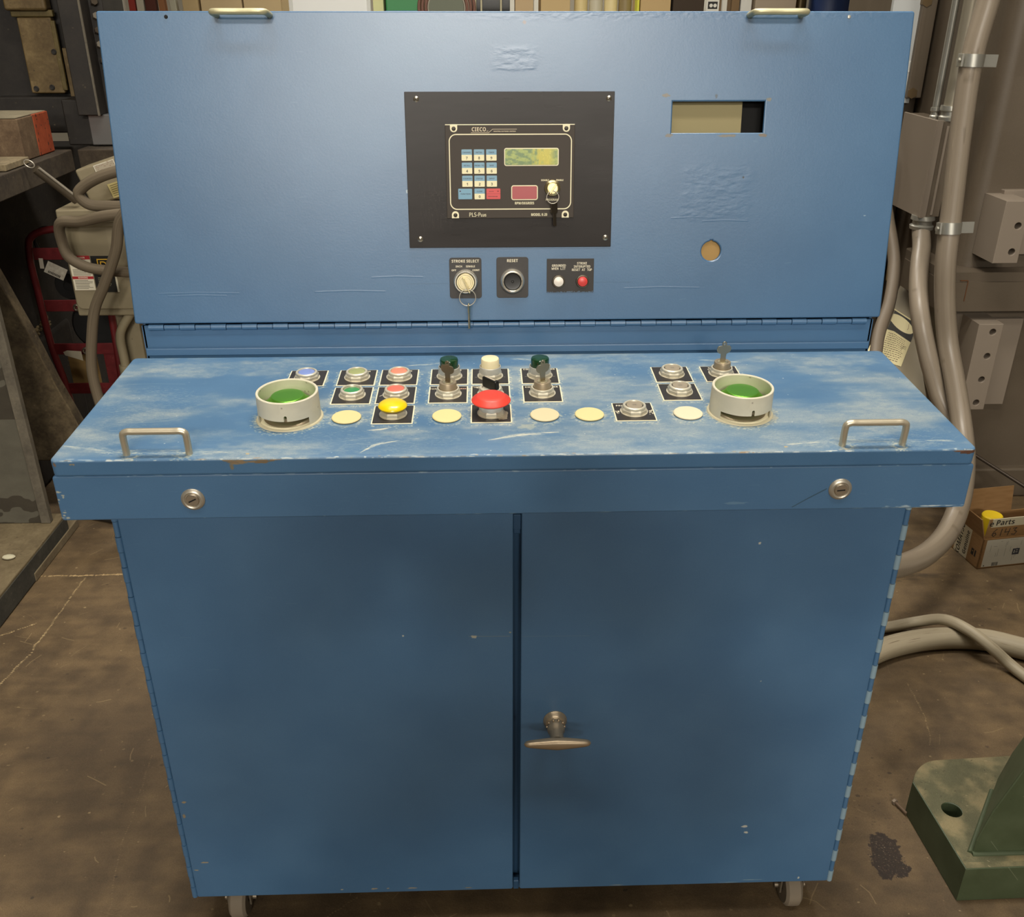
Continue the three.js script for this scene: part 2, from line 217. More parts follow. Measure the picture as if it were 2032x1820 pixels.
// desk lid, 1.22 m by 0.3452 m, and below it the strip of its 0.03 m front lip
const deskCanvas = canvas(2048, 643, (x, y) => {
  if (y >= 592) return paintBase(x, y, 160, 90, 61);
  const c = paintBase(x, y, 160, 90, 61);
  const s1 = fbm(x / 190, y / 60, 63, 5), s2 = fbm(x / 26, y / 13, 64, 4), gr = hash(x, y, 65), big = fbm(x / 330 + 3, y / 130, 66, 4);
  const d = sst(0.4, 0.72, big * 0.55 + s1 * 0.45) * 0.55 + sst(0.45, 0.8, s2 * 0.5 + s1 * 0.5) * 0.35 + 0.10;
  return mix(c, [178, 177, 166], Math.min(0.66, d * (0.55 + 0.45 * gr)));
}, (g) => {
  const X = (u) => (u + 0.61) / 1.22 * 2048, Y = (v) => 592 - (v + 0.0) / 0.3452 * 592;
  // wiped dust streaks and settled dust around fittings, made of many fine dashes
  const dust = (u, v, w, h, n, a0, col = '#cfc9b2') => { for (let i = 0; i < n; i++) { const q = Math.sqrt(rnd()), t = rnd() * 2 * PI, x = X(u + Math.cos(t) * q * w), y = Y(v + Math.sin(t) * q * h), l = rr(1, 9), an = rr(-0.35, 0.35); scratch(g, [[x, y], [x + l * Math.cos(an), y + l * Math.sin(an)]], rr(0.5, 1.4), col, rr(0.08, a0)); } };
  for (const [u, v, w, h, n] of [[-0.53, 0.17, 0.07, 0.06, 900], [-0.5, 0.29, 0.07, 0.03, 400], [-0.56, 0.08, 0.05, 0.05, 500], [-0.33, 0.31, 0.12, 0.022, 400], [-0.2, 0.045, 0.12, 0.035, 700], [0.1, 0.05, 0.14, 0.035, 700], [0.28, 0.04, 0.1, 0.03, 420], [0.2, 0.3, 0.12, 0.025, 420], [0.42, 0.06, 0.1, 0.035, 500], [0.5, 0.12, 0.09, 0.03, 300], [0.54, 0.04, 0.06, 0.03, 300], [0.15, 0.235, 0.04, 0.05, 400], [0.0, 0.32, 0.3, 0.015, 500], [-0.43, 0.015, 0.12, 0.012, 500], [0.47, 0.014, 0.1, 0.012, 400]]) dust(u, v, w, h, Math.round(n * 1.3), 0.3);
  for (let i = 0; i < 60; i++) { const x = rnd() * 2048, y = 592 - Math.pow(rnd(), 1.4) * 592, l = rr(20, 150); scratch(g, [[x, y], [x + l * 0.5, y + rr(-6, 4)], [x + l, y + rr(-12, 6)]], rr(1, 4), '#cfcab2', rr(0.06, 0.2)); }
  // dust caught along the edges of the legend plates
  const edge = (u, v, w, h) => { for (let i = 0; i < 240; i++) { const s = Math.floor(rnd() * 4), t = rr(-0.5, 0.5); const o = Math.abs(rr(-1, 1) * rr(0, 1)) * 0.008; const px = s === 0 ? u - w / 2 - o : s === 1 ? u + w / 2 + o : u + t * w, py = s === 2 ? v - h / 2 - o : s === 3 ? v + h / 2 + o * 0.6 : v + t * h; chip(g, X(px), Y(py), rr(1, 4), rr(0.8, 2.4), '#dcd2b0', rr(0.15, 0.6)); } };
  for (const [u, v] of PLATES) edge(u, v, 0.0575, 0.0575);
  const ringDust = (u, v, r, n) => { for (let i = 0; i < n; i++) { const t = rnd() * 2 * PI, q = r + Math.abs(rr(-1, 1) * rnd()) * 0.012; chip(g, X(u + Math.cos(t) * q), Y(v + Math.sin(t) * q), rr(1, 5), rr(0.7, 2.4), '#d8cda9', rr(0.1, 0.5)); } };
  for (const u of [-0.3195, 0.3195]) { ringDust(u, 0.116, 0.045, 700); }
  for (const u of [-0.2395, -0.0985, 0.04, 0.1035, 0.244]) ringDust(u, 0.111, 0.021, 220);
  chip(g, X(0.362), Y(0.1), 16, 12, '#b8ae93', 0.55); chip(g, X(0.014), Y(0.082), 26, 16, '#cfc49f', 0.35);
  for (const u of [-0.506, -0.4395, 0.437, 0.507]) ringDust(u, 0.0115, 0.006, 120);
  const scuff = (pts, wd, n, al) => { const cv = new THREE.CatmullRomCurve3(pts.map((p) => V(p[0], p[1], 0))); for (let i = 0; i < n; i++) { const t = rnd(), p = cv.getPoint(t), d = cv.getTangent(t), o = (rnd() + rnd() + rnd() - 1.5) * wd * (0.3 + Math.sin(t * PI)), x = X(p.x - d.y * o), y = Y(p.y + d.x * o), l = rr(2, 14); scratch(g, [[x - d.x * l, y + d.y * l], [x + d.x * l, y - d.y * l]], rr(0.6, 2.2), '#d9d1b8', rr(0.1, al)); } };
  scuff([[-0.205, 0.018], [-0.19, 0.034], [-0.165, 0.044]], 0.003, 90, 0.5); scuff([[-0.035, 0.045], [0.0, 0.056], [0.02, 0.06], [0.05, 0.064]], 0.004, 160, 0.5); scuff([[-0.2, 0.077], [-0.19, 0.079], [-0.178, 0.083]], 0.002, 50, 0.5); scuff([[0.0, 0.322], [0.05, 0.318]], 0.003, 60, 0.45); scuff([[-0.16, 0.3], [-0.1, 0.31]], 0.003, 60, 0.4); scuff([[0.3, 0.31], [0.36, 0.3]], 0.004, 70, 0.4); scuff([[-0.6, 0.04], [-0.5, 0.02], [-0.38, 0.018]], 0.008, 260, 0.35); scuff([[0.36, 0.02], [0.45, 0.03], [0.58, 0.025]], 0.008, 260, 0.35);
  for (let i = 0; i < 60; i++) chip(g, rnd() * 2048, rnd() * 592, rr(1, 2.6), rr(0.8, 1.8), '#e3dfd0', 0.8);
  for (let i = 0; i < 160; i++) { chip(g, rnd() * 2048, 592 - rnd() * rnd() * 9, rr(2, 16), rr(0.8, 2.2), rnd() < 0.8 ? '#cfcfc4' : '#9a8262', rr(0.3, 0.8)); }
  // rust and bare metal on the lip
  for (const [u, y, rx, ry, c2, a] of [[-0.372, 600, 26, 9, '#7d6a4e', 0.75], [-0.36, 603, 40, 6, '#8a7558', 0.6], [-0.335, 599, 22, 7, '#7a6448', 0.7], [-0.318, 597, 16, 5, '#84694a', 0.65], [-0.376, 612, 8, 10, '#7b6c55', 0.5], [0.597, 598, 20, 9, '#5a3b2c', 0.95], [0.585, 596, 18, 5, '#6d4a36', 0.8], [-0.603, 603, 5, 7, '#7a6250', 0.8], [-0.58, 603, 7, 3, '#8d8168', 0.8], [0.0, 594, 30, 3, '#8f8a70', 0.5]]) for (let i = 0; i < 9; i++) chip(g, X(u) + rr(-1, 1) * rx * 0.6, y + rr(-1, 1) * ry * 0.6, rx * rr(0.25, 0.6), ry * rr(0.25, 0.6), c2, a);
  for (const u of [-0.356, 0.3558]) { chip(g, X(u), Y(0.0134), 6, 4, '#b39d74', 0.9); }
});

const deskMat = new THREE.MeshStandardMaterial({ map: tex(deskCanvas), roughness: 0.5 });
// instrument panel, 1.196 m by 0.4526 m: fine stipple and patches of filled paint as relief
const panTex = tex(canvas(1536, 581, (x, y) => paintBase(x, y, 150, 150, 71), (g) => {
  const X = (u) => (u + 0.598) / 1.196 * 1536, Y = (v) => (0.4526 - v) / 0.4526 * 581;
  for (const [u, v, rx, ry, c] of [[0.0203, 0.4375, 4, 4, '#7d6a63'], [0.359, 0.2184, 2, 2, '#14110e'], [0.233, 0.337, 9, 4, '#6f6048'], [0.24, 0.28, 10, 4, '#6d5f4b'], [0.385, 0.28, 9, 4, '#77624a'], [0.33, 0.2795, 22, 3, '#7a6a55'], [0.39, 0.331, 6, 4, '#7d7260'], [0.31, 0.336, 3, 5, '#33404a'], [-0.16, 0.2, 2, 4, '#b9c4c6'], [0.555, 0.16, 3, 1, '#b5c2c8']]) chip(g, X(u), Y(v), rx, ry, c, 0.85);
  scratch(g, [[X(-0.165), Y(0.0595)], [X(-0.1), Y(0.0593)]], 1, '#33556f', 0.6); scratch(g, [[X(0.131), Y(0.0598)], [X(0.19), Y(0.0597)]], 1, '#33556f', 0.55);
  for (let i = 0; i < 50; i++) { const x = rnd() * 1536, y = rnd() * 581; scratch(g, [[x, y], [x + rr(-14, 14), y + rr(-3, 3)]], 0.8, '#8ba3b2', rr(0.1, 0.35)); }
}));
const panBump = tex(canvas(2048, 775, (x, y) => {
  const u = x / 2048 * 1.196 - 0.598, v = 0.4526 - y / 775 * 0.4526;
  let b = 110 + 9 * (fbm(x / 3.5, y / 3.5, 73, 2) - 0.5) + 9 * (fbm(x / 40, y / 40, 75, 2) - 0.5);
  const patch = (cu, cv, w, h) => sst(1.15, 0.8, Math.abs(u - cu) / w + 0.25 * (fbm(x / 30, y / 30, 77, 2) - 0.5)) * sst(1.15, 0.8, Math.abs(v - cv) / h + 0.4 * (fbm(x / 24, y / 24, 78, 2) - 0.5));
  b += patch(0.319, 0.196, 0.055, 0.04) * 70 * (fbm(x / 26, y / 12, 79, 4) - 0.3) + patch(0.006, 0.389, 0.034, 0.016) * 80 * (fbm(x / 22, y / 9, 80, 4) - 0.25);
  b += sst(0.435, 0.45, v) * sst(0.5, 0.2, Math.abs(u - 0.28)) * 70 * (fbm(x / 14, y / 6, 81, 3) - 0.4);
  return [b, b, b];
}, (g) => { const X = (u) => (u + 0.598) / 1.196 * 2048, Y = (v) => (0.4526 - v) / 0.4526 * 775; for (const [a, b2, c2] of [[-0.555, 0.047, -0.43], [-0.54, 0.043, -0.45], [-0.31, 0.048, -0.2], [0.18, 0.05, 0.3], [-0.22, 0.07, -0.14], [0.25, 0.158, 0.32], [0.3, 0.153, 0.37]]) { scratch(g, [[X(a), Y(b2)], [X((a + c2) / 2), Y(b2 + 0.0015)], [X(c2), Y(b2)]], 3, '#8a8a8a', 0.6); } }), false);
const panMat = new THREE.MeshPhysicalMaterial({ map: panTex, bumpMap: panBump, bumpScale: 0.0011, roughness: 0.33, ior: 1.7 });
const apronTex = tex(canvas(1536, 128, (x, y) => paintBase(x, y, 150, 150, 85), (g) => {
  for (let i = 0; i < 90; i++) { const x = rnd() * 1536, y = rnd() * 128; scratch(g, [[x, y], [x + rr(-16, 16), y + rr(-4, 4)]], 0.8, '#86a0b2', rr(0.1, 0.35)); }
  for (let i = 0; i < 60; i++) chip(g, rnd() * 1536, rnd() < 0.5 ? rr(0, 3) : rr(124, 128), rr(2, 12), rr(1, 2), '#9fb0b8', 0.5);
  for (let i = 0; i < 12; i++) chip(g, rr(0, 12), rr(20, 120), rr(1, 4), rr(1, 4), '#b8b29c', 0.8);
  scratch(g, [[1236, 118], [1262, 92], [1290, 66]], 2.4, '#27404f', 0.7); chip(g, 1140, 104, 24, 5, '#7f9bad', 0.35);
  for (let i = 0; i < 22; i++) chip(g, rr(1400, 1536), rr(118, 127), rr(4, 18), rr(1, 3), '#b7c3c6', 0.6);
}));
const apronMat = new THREE.MeshPhysicalMaterial({ map: apronTex, roughness: 0.36, ior: 1.7 });

// --- cabinet
const CF = -0.1046;                                            // door fronts
part(con, 'cabinet_body', [box(0.018, 0.876, 0.47, -0.5858, 0.538, -0.36, 0.003), box(0.018, 0.876, 0.47, 0.5858, 0.538, -0.36, 0.003), box(1.16, 0.876, 0.012, 0, 0.538, -0.59), box(1.18, 0.02, 0.468, 0, 0.11, -0.3575, 0.003), box(1.16, 0.012, 0.45, 0, 0.97, -0.36), box(1.16, 0.04, 0.012, 0, 0.955, -0.135)], bluePaint);
part(con, 'door_stile', box(0.03, 0.82, 0.012, 0.0015, 0.53, -0.142), blueDark);
part(con, 'latch_plate', [box(0.0115, 0.026, 0.008, 0.0016, 0.9, -0.118, 0.001), box(0.0115, 0.01, 0.012, 0.0016, 0.882, -0.124, 0.002)], blueDark);
part(con, 'floor_bolt', box(0.0105, 0.022, 0.01, 0.0016, 0.126, -0.113, 0.002), blueDark);
const knuckleGeo = new THREE.CylinderGeometry(0.0056, 0.0056, 0.0255, 10), knuckleGeo2 = new THREE.CylinderGeometry(0.0048, 0.0048, 0.0255, 10);
const hingePale = M('#8fa9b8', 0.4, 0.2);  // paler blue for every other knuckle of the right-hand hinge
const mkDoor = (x0, x1, s) => {
  const w = x1 - x0, g = extrude(rrShape(w, 0.8455, 0.004, (x0 + x1) / 2, 0.5418), 0.014, 0.0025, 3).translate(0, 0, CF - 0.0165);
  const d = part(con, 'door', uvBy(g, 0, 1, -0.595, 0.1, 1.19, 0.87), doorMat);
  for (let i = 0; i < 31; i++) part(d, 'hinge_knuckle', i % 2 ? knuckleGeo2 : knuckleGeo, i % 2 || s < 0 ? bluePaint : hingePale, [s * 0.5905, 0.131 + i * 0.0266, CF - 0.005]);
  return d;
};
mkDoor(-0.5855, -0.0045, -1);
const doorR = mkDoor(0.0078, 0.5855, 1);
{ // T handle
  const h = sub(doorR, 'door_handle', [0.0657, 0.5235, CF], [PI / 2, 0, 0], 'cast nickel T handle with a round rose');
  const rose = lathe([[0, 0], [0.0195, 0], [0.0198, 0.002], [0.0175, 0.006], [0.0165, 0.010], [0.0145, 0.012], [0.0135, 0.0128], [0.0135, 0.02], [0.0145, 0.021], [0.0142, 0.026], [0.0118, 0.030], [0.0112, 0.034], [0.0112, 0.052]], 32);
  // forged bar: an oval section that swells to a blunt point in the middle and rounds off at the ends
  const N = 48, K = 20, pos = [], idx = [];
  for (let i = 0; i <= N; i++) { const t = i / N * 2 - 1, e = Math.sqrt(Math.max(0, 1 - Math.pow(Math.abs(t), 14))), f = 1 - Math.abs(t), hh = (0.0046 + 0.0062 * Math.pow(f, 0.9)) * e, dd = (0.0052 + 0.0034 * f) * e;
    for (let k = 0; k < K; k++) { const q = k / K * 2 * PI, c = Math.cos(q), n = Math.sin(q), pw = (v) => Math.sign(v) * Math.pow(Math.abs(v), 0.8); pos.push(t * 0.0545, 0.0555 + pw(n) * dd, pw(c) * hh); } }
  for (let i = 0; i < N; i++) for (let k = 0; k < K; k++) { const a0 = i * K + k, b0 = i * K + (k + 1) % K; idx.push(a0, b0, a0 + K, b0, b0 + K, a0 + K); }
  const bar = new THREE.BufferGeometry(); bar.setAttribute('position', new THREE.Float32BufferAttribute(pos, 3)); bar.setIndex(idx); bar.computeVertexNormals();
  const bumps = []; for (let i = 0; i < 10; i++) { const t = i * 2 * PI / 10; bumps.push(new THREE.SphereGeometry(0.0022, 8, 6).translate(0.0145 * Math.cos(t), 0.0165, 0.0145 * Math.sin(t))); }
  h.add(Object.assign(new THREE.Mesh(G([rose, bar, ...bumps]), nickel), { name: 'handle' }));
}
// casters
for (const [x, z] of [[-0.53, -0.17], [0.542, -0.165], [-0.53, -0.53], [0.542, -0.53]]) {
  const c = sub(con, 'caster', [x, 0, z]);
  part(c, 'fork', [box(0.07, 0.006, 0.07, 0, 0.096, 0, 0.002), box(0.004, 0.062, 0.034, -0.021, 0.064, -0.002, 0.001), box(0.004, 0.062, 0.034, 0.021, 0.064, -0.002, 0.001), rod([-0.03, 0.04, 0], [0.03, 0.04, 0], 0.006, 10), box(0.05, 0.006, 0.04, 0, 0.09, 0, 0.002)], M('#8d8271', 0.5, 0.8));
  part(c, 'wheel', lathe([[0.01, -0.016], [0.034, -0.016], [0.0395, -0.011], [0.04, 0], [0.0395, 0.011], [0.034, 0.016], [0.01, 0.016]], 32).rotateZ(PI / 2).translate(0, 0.04, 0), M('#7c705f', 0.75));
}
// apron under the desk
{
  const g = uvBy(extrude(rrShape(1.2226, 0.0665, 0.004, 0, 1.0117), 0.335, 0.0022, 3).translate(0, 0, -0.3372), 0, 1, -0.6113, 0.978, 1.2226, 0.067);
  const a = part(con, 'apron', g, apronMat);
  part(a, 'apron_rim', [box(1.216, 0.003, 0.012, 0, 1.0458, -0.0095)], bluePaint);
  for (const [x, y, ang] of [[-0.4333, 1.0086, 0.45], [0.4342, 1.0102, 0.1]]) {
    const l = sub(con, 'key_lock', [x, y, 0], [PI / 2, 0, 0], 'round nickel cam lock');
    part(l, 'collar', lathe([[0, 0], [0.0158, 0], [0.0158, 0.0012], [0.0138, 0.0035], [0.0118, 0.0042], [0.0105, 0.0036], [0.0105, 0.002], [0, 0.002]], 36), steel);
    const p = part(l, 'lock_plug', lathe([[0, 0.0046], [0.0082, 0.0046], [0.0088, 0.004], [0.0088, 0.001]], 30), M('#c9bfae', 0.4, 1), null, [0, ang, 0]);
    part(p, 'keyway', box(0.011, 0.0006, 0.0018, 0, 0.0046, 0), dark);
  }
}
// desk lid
{
  const W = 1.2185, D = 0.3425, g = extrude(rrShape(W, D, 0.009, 0, D / 2 + 0.0005), 0.0175, 0.0035, 4).rotateX(-PI / 2).translate(0, -0.0205, 0);
  const p = g.attributes.position, n = g.attributes.normal, uv = new Float32Array(p.count * 2);
  for (let i = 0; i < p.count; i++) { const top = n.getY(i) > 0.3; uv[2 * i] = (p.getX(i) + 0.61) / 1.22; uv[2 * i + 1] = ((top ? Math.max(-p.getZ(i), 0.0008) : Math.max(p.getY(i), -0.029) - 0.0006) + 0.03) / 0.3752; }
  g.setAttribute('uv', new THREE.BufferAttribute(uv, 2));
  const lid = sub(con, 'desk_lid', desk(0, 0, 0), deskRot);
  const sheet = part(lid, 'lid_sheet', g.translate(0, 0, 0.0035), deskMat);
  for (const u of [-0.356, 0.3558]) part(lid, 'screw_hole', cyl(0.0028, 0.0028, 0.0006, 12), dark, [u, 0.0001, -0.0134]);
  const pull = (u) => part(lid, 'pull_handle', capTube([[u - 0.0405, 0, -0.0115], [u - 0.0405, 0.027, -0.0115], [u - 0.0395, 0.0315, -0.0115], [u - 0.034, 0.034, -0.0115], [u - 0.025, 0.034, -0.0115], [u, 0.034, -0.0115], [u + 0.025, 0.034, -0.0115], [u + 0.034, 0.034, -0.0115], [u + 0.0395, 0.0315, -0.0115], [u + 0.0405, 0.027, -0.0115], [u + 0.0405, 0, -0.0115]], 0.0046, 60, 12), M('#c9bea6', 0.34, 0.65), null, null, 'brushed nickel bow handle');
  pull(-0.4727); pull(0.4722);
}
// instrument housing behind the panel
{
  const prof = polyShape([[0.347, 1.03], [0.347, 1.1365], [0.3545, 1.1365], [0.4195, 1.578], [0.63, 1.578], [0.63, 0.96], [0.347, 0.96]]);
  const side = (x) => extrude(prof, 0.004).rotateY(PI / 2).translate(x, 0, 0);   // profile drawn in depth and height
  part(con, 'housing', [side(-0.5905), side(0.5865), box(1.18, 0.62, 0.004, 0, 1.27, -0.628), box(1.18, 0.004, 0.212, 0, 1.577, -0.525), box(1.178, 0.112, 0.004, 0, 1.0805, -0.349)], bluePaint);
  part(con, 'rear_gasket', box(1.178, 0.013, 0.008, 0, 1.0935, -0.3455, 0.002), bluePaint);
  part(con, 'inner_panel', box(0.44, 0.34, 0.003, 0.135, 0.175, -0.02), M('#a0946c', 0.75), pan(0, 0, 0), panRot).userData.label = 'beige board inside the housing';
  part(con, 'lit_board_patch', box(0.06, 0.06, 0.0015, 0.3156, 0.109, -0.0065), M('#b8935a', 0.8), pan(0, 0, 0), panRot).userData.label = 'added bright tan patch behind the round hole, standing in for the lit board';  // added patch; its bright tan stands in for light on the board
  part(con, 'slot_darkener', [box(0.2, 0.38, 0.1, 0.457, 0.21, -0.085)], dark, pan(0, 0, 0), panRot);  // dark box added so the right end of the slot reads as shade
  const leaf = part(con, 'piano_hinge', box(1.15, 0.012, 0.0015, 0, 1.128, -0.3462), bluePaint);
  const k1 = new THREE.CylinderGeometry(0.0052, 0.0052, 0.0236, 10).rotateZ(PI / 2), k2 = new THREE.CylinderGeometry(0.0044, 0.0044, 0.0236, 10).rotateZ(PI / 2);
  for (let i = 0; i < 47; i++) part(leaf, 'hinge_knuckle', i % 2 ? k2 : k1, bluePaint, [-0.566 + i * 0.0246, 1.1345, -0.3448]);
}
// instrument panel door
const panelG = sub(con, 'instrument_panel', pan(0, 0, 0), panRot);
{
  const s = rrShape(1.196, 0.4526, 0.004, 0, 0.2263);
  const hole = (x0, x1, y0, y1) => { const p = new THREE.Path(); p.moveTo(x0, y0); p.lineTo(x0, y1); p.lineTo(x1, y1); p.lineTo(x1, y0); p.closePath(); s.holes.push(p); };
  hole(0.2445, 0.3845, 0.2835, 0.3282);
  const c = new THREE.Path(); c.absarc(0.3156, 0.1072, 0.0152, PI / 2 + 0.16, PI / 2 - 0.16 + 2 * PI, false); c.lineTo(0.3171, 0.1238); c.lineTo(0.3141, 0.1238); c.closePath(); s.holes.push(c);
  const front = extrude(s, 0.001, 0.0022, 3, 24).translate(0, 0, -0.0032);
  const g = G([front, box(1.19, 0.002, 0.018, 0, 0.4506, -0.012), box(1.19, 0.002, 0.018, 0, 0.002, -0.012), box(0.002, 0.447, 0.018, -0.596, 0.2263, -0.012), box(0.002, 0.447, 0.018, 0.596, 0.2263, -0.012)]);
  part(panelG, 'panel_sheet', uvBy(g, 0, 1, -0.598, 0, 1.196, 0.4526), panMat);
  for (const [u, m] of [[-0.4981, dark], [0.5004, chrome]]) part(panelG, 'screw', lathe([[0, 0.0012], [0.0022, 0.001], [0.0028, 0]], 14), m, [u, 0.4447, 0], [PI / 2, 0, 0]);
  const pm = M('#c9c29c', 0.4, 0.5);
  for (const u of [-0.387, 0.39]) part(panelG, 'pull_handle', capTube([[u - 0.038, 0.447, 0], [u - 0.038, 0.447, 0.026], [u - 0.037, 0.447, 0.031], [u - 0.032, 0.447, 0.034], [u, 0.447, 0.034], [u + 0.032, 0.447, 0.034], [u + 0.037, 0.447, 0.031], [u + 0.038, 0.447, 0.026], [u + 0.038, 0.447, 0]], 0.0044, 60, 12), pm, null, null, 'pale bow handle');
}

// ------------------------------------------------------------------ operators: built with their axis along +y and the top of the legend towards -z
const nutGeo = crease(lathe([[0.0105, 0], [0.0188, 0], [0.0188, 0.0045], [0.0172, 0.0066], [0.0105, 0.0066]], 8, 1).rotateY(PI / 8), 0.35);
const washGeo = lathe([[0.01, 0], [0.0198, 0], [0.0198, 0.0011], [0.01, 0.0011]], 40);
const bezelGeo = lathe([[0.0118, 0.0068], [0.0163, 0.0062], [0.0167, 0.0084], [0.0162, 0.0103], [0.0147, 0.0113], [0.0133, 0.0112], [0.0127, 0.0102], [0.0122, 0.0078]], 40);
const nutMat = M('#d8d0ba', 0.4, 0.4);
const legendEdge = M('#e9dfc0', 0.55);
function legendTex(lines, w = 256, h = 256, extra) {
  return tex(canvas(w, h, (x, y) => { const n = 6 * (fbm(x / 18, y / 18, 91, 3) - 0.5) + 4 * (hash(x, y, 92) - 0.5); return [47 + n, 42 + n, 38 + n]; }, (g) => {
    g.fillStyle = '#e9dfc4'; g.textAlign = 'center'; g.textBaseline = 'middle';
    for (const [t, x, y, s, col] of lines) { g.font = `bold ${s}px sans-serif`; g.fillStyle = col ?? '#e9dfc4'; g.fillText(t, x * w, y * h); }
    if (extra) extra(g, w, h);
  }));
}
function plate(parent, lines, extra, w = 0.0545, h = 0.0545, edge = 0.0018) {
  part(parent, 'legend_plate', extrude(rrShape(w + edge * 2, h + edge * 2, 0.0006), 0.0011).rotateX(-PI / 2), legendEdge);
  const g = uvBy(extrude(rrShape(w, h, 0.0004), 0.0007).rotateX(-PI / 2), 0, 2, -w / 2, h / 2, w, -h);
  part(parent, 'legend_face', g, new THREE.MeshStandardMaterial({ map: legendTex(lines, 256, 256, extra), roughness: 0.45 }), [0, 0.001, 0]);
}
const T0 = 0.0017;                                              // top of the legend plate
const capMat = (c, r = 0.4) => new THREE.MeshPhysicalMaterial({ color: c, roughness: r, clearcoat: 0.25, clearcoatRoughness: 0.3 });
function pushButton(u, v, lines, label, extra) { const b = sub(con, 'push_button', desk(u, v, 0.0003), deskRot, label); plate(b, lines, extra); part(b, 'washer', washGeo, nutMat, [0, T0, 0], [0, 0, 0]); part(b, 'nut', nutGeo, nutMat, [0, T0 + 0.001, 0]); return b; }
const flatCap = (b, col, y = 0.0105) => { part(b, 'bezel', bezelGeo, nutMat, [0, T0, 0]); part(b, 'button_cap', lathe([[0, y + 0.0004], [0.006, y + 0.0003], [0.0115, y], [0.0123, y - 0.0006], [0.0125, 0.006]], 36), capMat(col, 0.45), [0, T0, 0]); part(b, 'inner_ring', lathe([[0.0123, 0.0098], [0.0131, 0.0098]], 36), dark, [0, T0, 0]); };
const [c0, c1, c2, c3, c4, c5, c6, c7, c8] = COL, [r0, r1, r2] = ROW;
const W1 = (t) => [[t, 0.5, 0.09, 26]];
flatCap(pushButton(c0, r0, [], 'round blue push button'), '#7d90c9');
flatCap(pushButton(c1, r0, W1('LUBRICATION'), 'faded olive green push button, upper of the two green ones'), '#9a9f68');
flatCap(pushButton(c2, r0, W1('LUBRICATION'), 'faded salmon push button, upper of the two red ones'), '#e0876a');
flatCap(pushButton(c1, r1, [], 'sunken bright green push button'), '#2f8a4d', 0.0078);
flatCap(pushButton(c2, r1, [], 'faded coral push button, lower of the two red ones', (g) => scratch(g, [[16, 150], [44, 120]], 5, '#e4dcc4', 0.9)), '#e0705a');
const arrow = (g, w) => { g.strokeStyle = '#5d574e'; g.lineWidth = 3; g.beginPath(); g.arc(w / 2, w / 2 + 4, w * 0.14, 0, 7); g.stroke(); g.fillStyle = '#4c463e'; g.font = `bold ${w * 0.15}px sans-serif`; g.textAlign = 'center'; g.textBaseline = 'middle'; g.fillText('AB', w / 2, w / 2 + 4); };
const greyTop = new THREE.MeshStandardMaterial({ map: tex(canvas(256, 256, '#978b77', arrow)), roughness: 0.5 });
for (const [u, v, lines, lab, extra] of [[c6, r0, [], 'grey topped push button with a worn emblem, rear of the right hand pair'], [c6, r1, [], 'grey topped push button with a worn emblem, front of the right hand pair'], [c7, r2, [['PRIMED', 0.27, 0.15, 28], ['LOAD', 0.72, 0.15, 28]], 'grey topped push button on the plate that begins PRI', (g) => { for (const s of [0, 1]) for (let i = 0; i < 8; i++) chip(g, s ? rr(226, 250) : rr(6, 28), rr(112, 176), rr(3, 8), rr(5, 12), '#e6dcc0', 0.9); chip(g, 40, 110, 20, 14, '#6b5f52', 0.5); chip(g, 215, 110, 16, 14, '#6b5f52', 0.5); }]]) {
  const b = pushButton(u, v, lines, lab, extra); part(b, 'bezel', bezelGeo, nutMat, [0, T0, 0]);
  part(b, 'button_cap', uvBy(lathe([[0, 0.0108], [0.0104, 0.0108], [0.0112, 0.0102], [0.0113, 0.006]], 36), 0, 2, -0.0113, 0.0113, 0.0226, -0.0226), greyTop, [0, T0, 0]);
  part(b, 'inner_ring', lathe([[0.0112, 0.0088], [0.0131, 0.0092]], 36), dark, [0, T0, 0]);
}
// illuminated tall caps in aluminium guards
const rule = (g, w, h) => { g.fillStyle = '#b9ae94'; g.fillRect(w * 0.07, h * 0.57, w * 0.86, 2.5); };
for (const [u, lines, lab, cream2] of [[c3, [['MAIN MOTOR', 0.5, 0.07, 26]], 'dark green tall pilot button, left one', 0], [c4, [], 'cream tall pilot button', 1], [c5, [['CONTROL POWER', 0.5, 0.07, 28]], 'dark green tall pilot button, right one', 0]]) {
  const b = pushButton(u, r0, lines, lab, rule);
  part(b, 'guard', lathe([[0.0142, 0.007], [0.0165, 0.007], [0.0165, 0.0168], [0.0159, 0.0176], [0.015, 0.0172], [0.0148, 0.012]], 40), alum, [0, T0, 0]);
  part(b, 'button_cap', lathe([[0, 0.0302], [0.0105, 0.0302], [0.013, 0.0295], [0.0139, 0.0277], [0.0141, 0.01]], 40), cream2 ? capMat('#e8dab0', 0.5) : new THREE.MeshPhysicalMaterial({ color: '#0e3a1c', roughness: 0.22, clearcoat: 0.6, clearcoatRoughness: 0.1 }), [0, T0, 0]);
}
// key switches on the desk
const keyShape = (() => { const s = new THREE.Shape(); s.moveTo(-0.0042, 0); s.lineTo(-0.0042, 0.0085); s.lineTo(-0.0046, 0.014); s.quadraticCurveTo(-0.0108, 0.0155, -0.0112, 0.021); s.quadraticCurveTo(-0.0115, 0.0245, -0.0085, 0.0268); s.lineTo(-0.0036, 0.0272); s.quadraticCurveTo(-0.0042, 0.034, 0, 0.034); s.quadraticCurveTo(0.0042, 0.034, 0.0036, 0.0272); s.lineTo(0.0085, 0.0268); s.quadraticCurveTo(0.0115, 0.0245, 0.0112, 0.021); s.quadraticCurveTo(0.0108, 0.0155, 0.0046, 0.014); s.lineTo(0.0042, 0.0085); s.lineTo(0.0042, 0); s.closePath(); const h = new THREE.Path(); h.absarc(0, 0.0298, 0.0018, 0, 2 * PI, true); s.holes.push(h); return s; })();
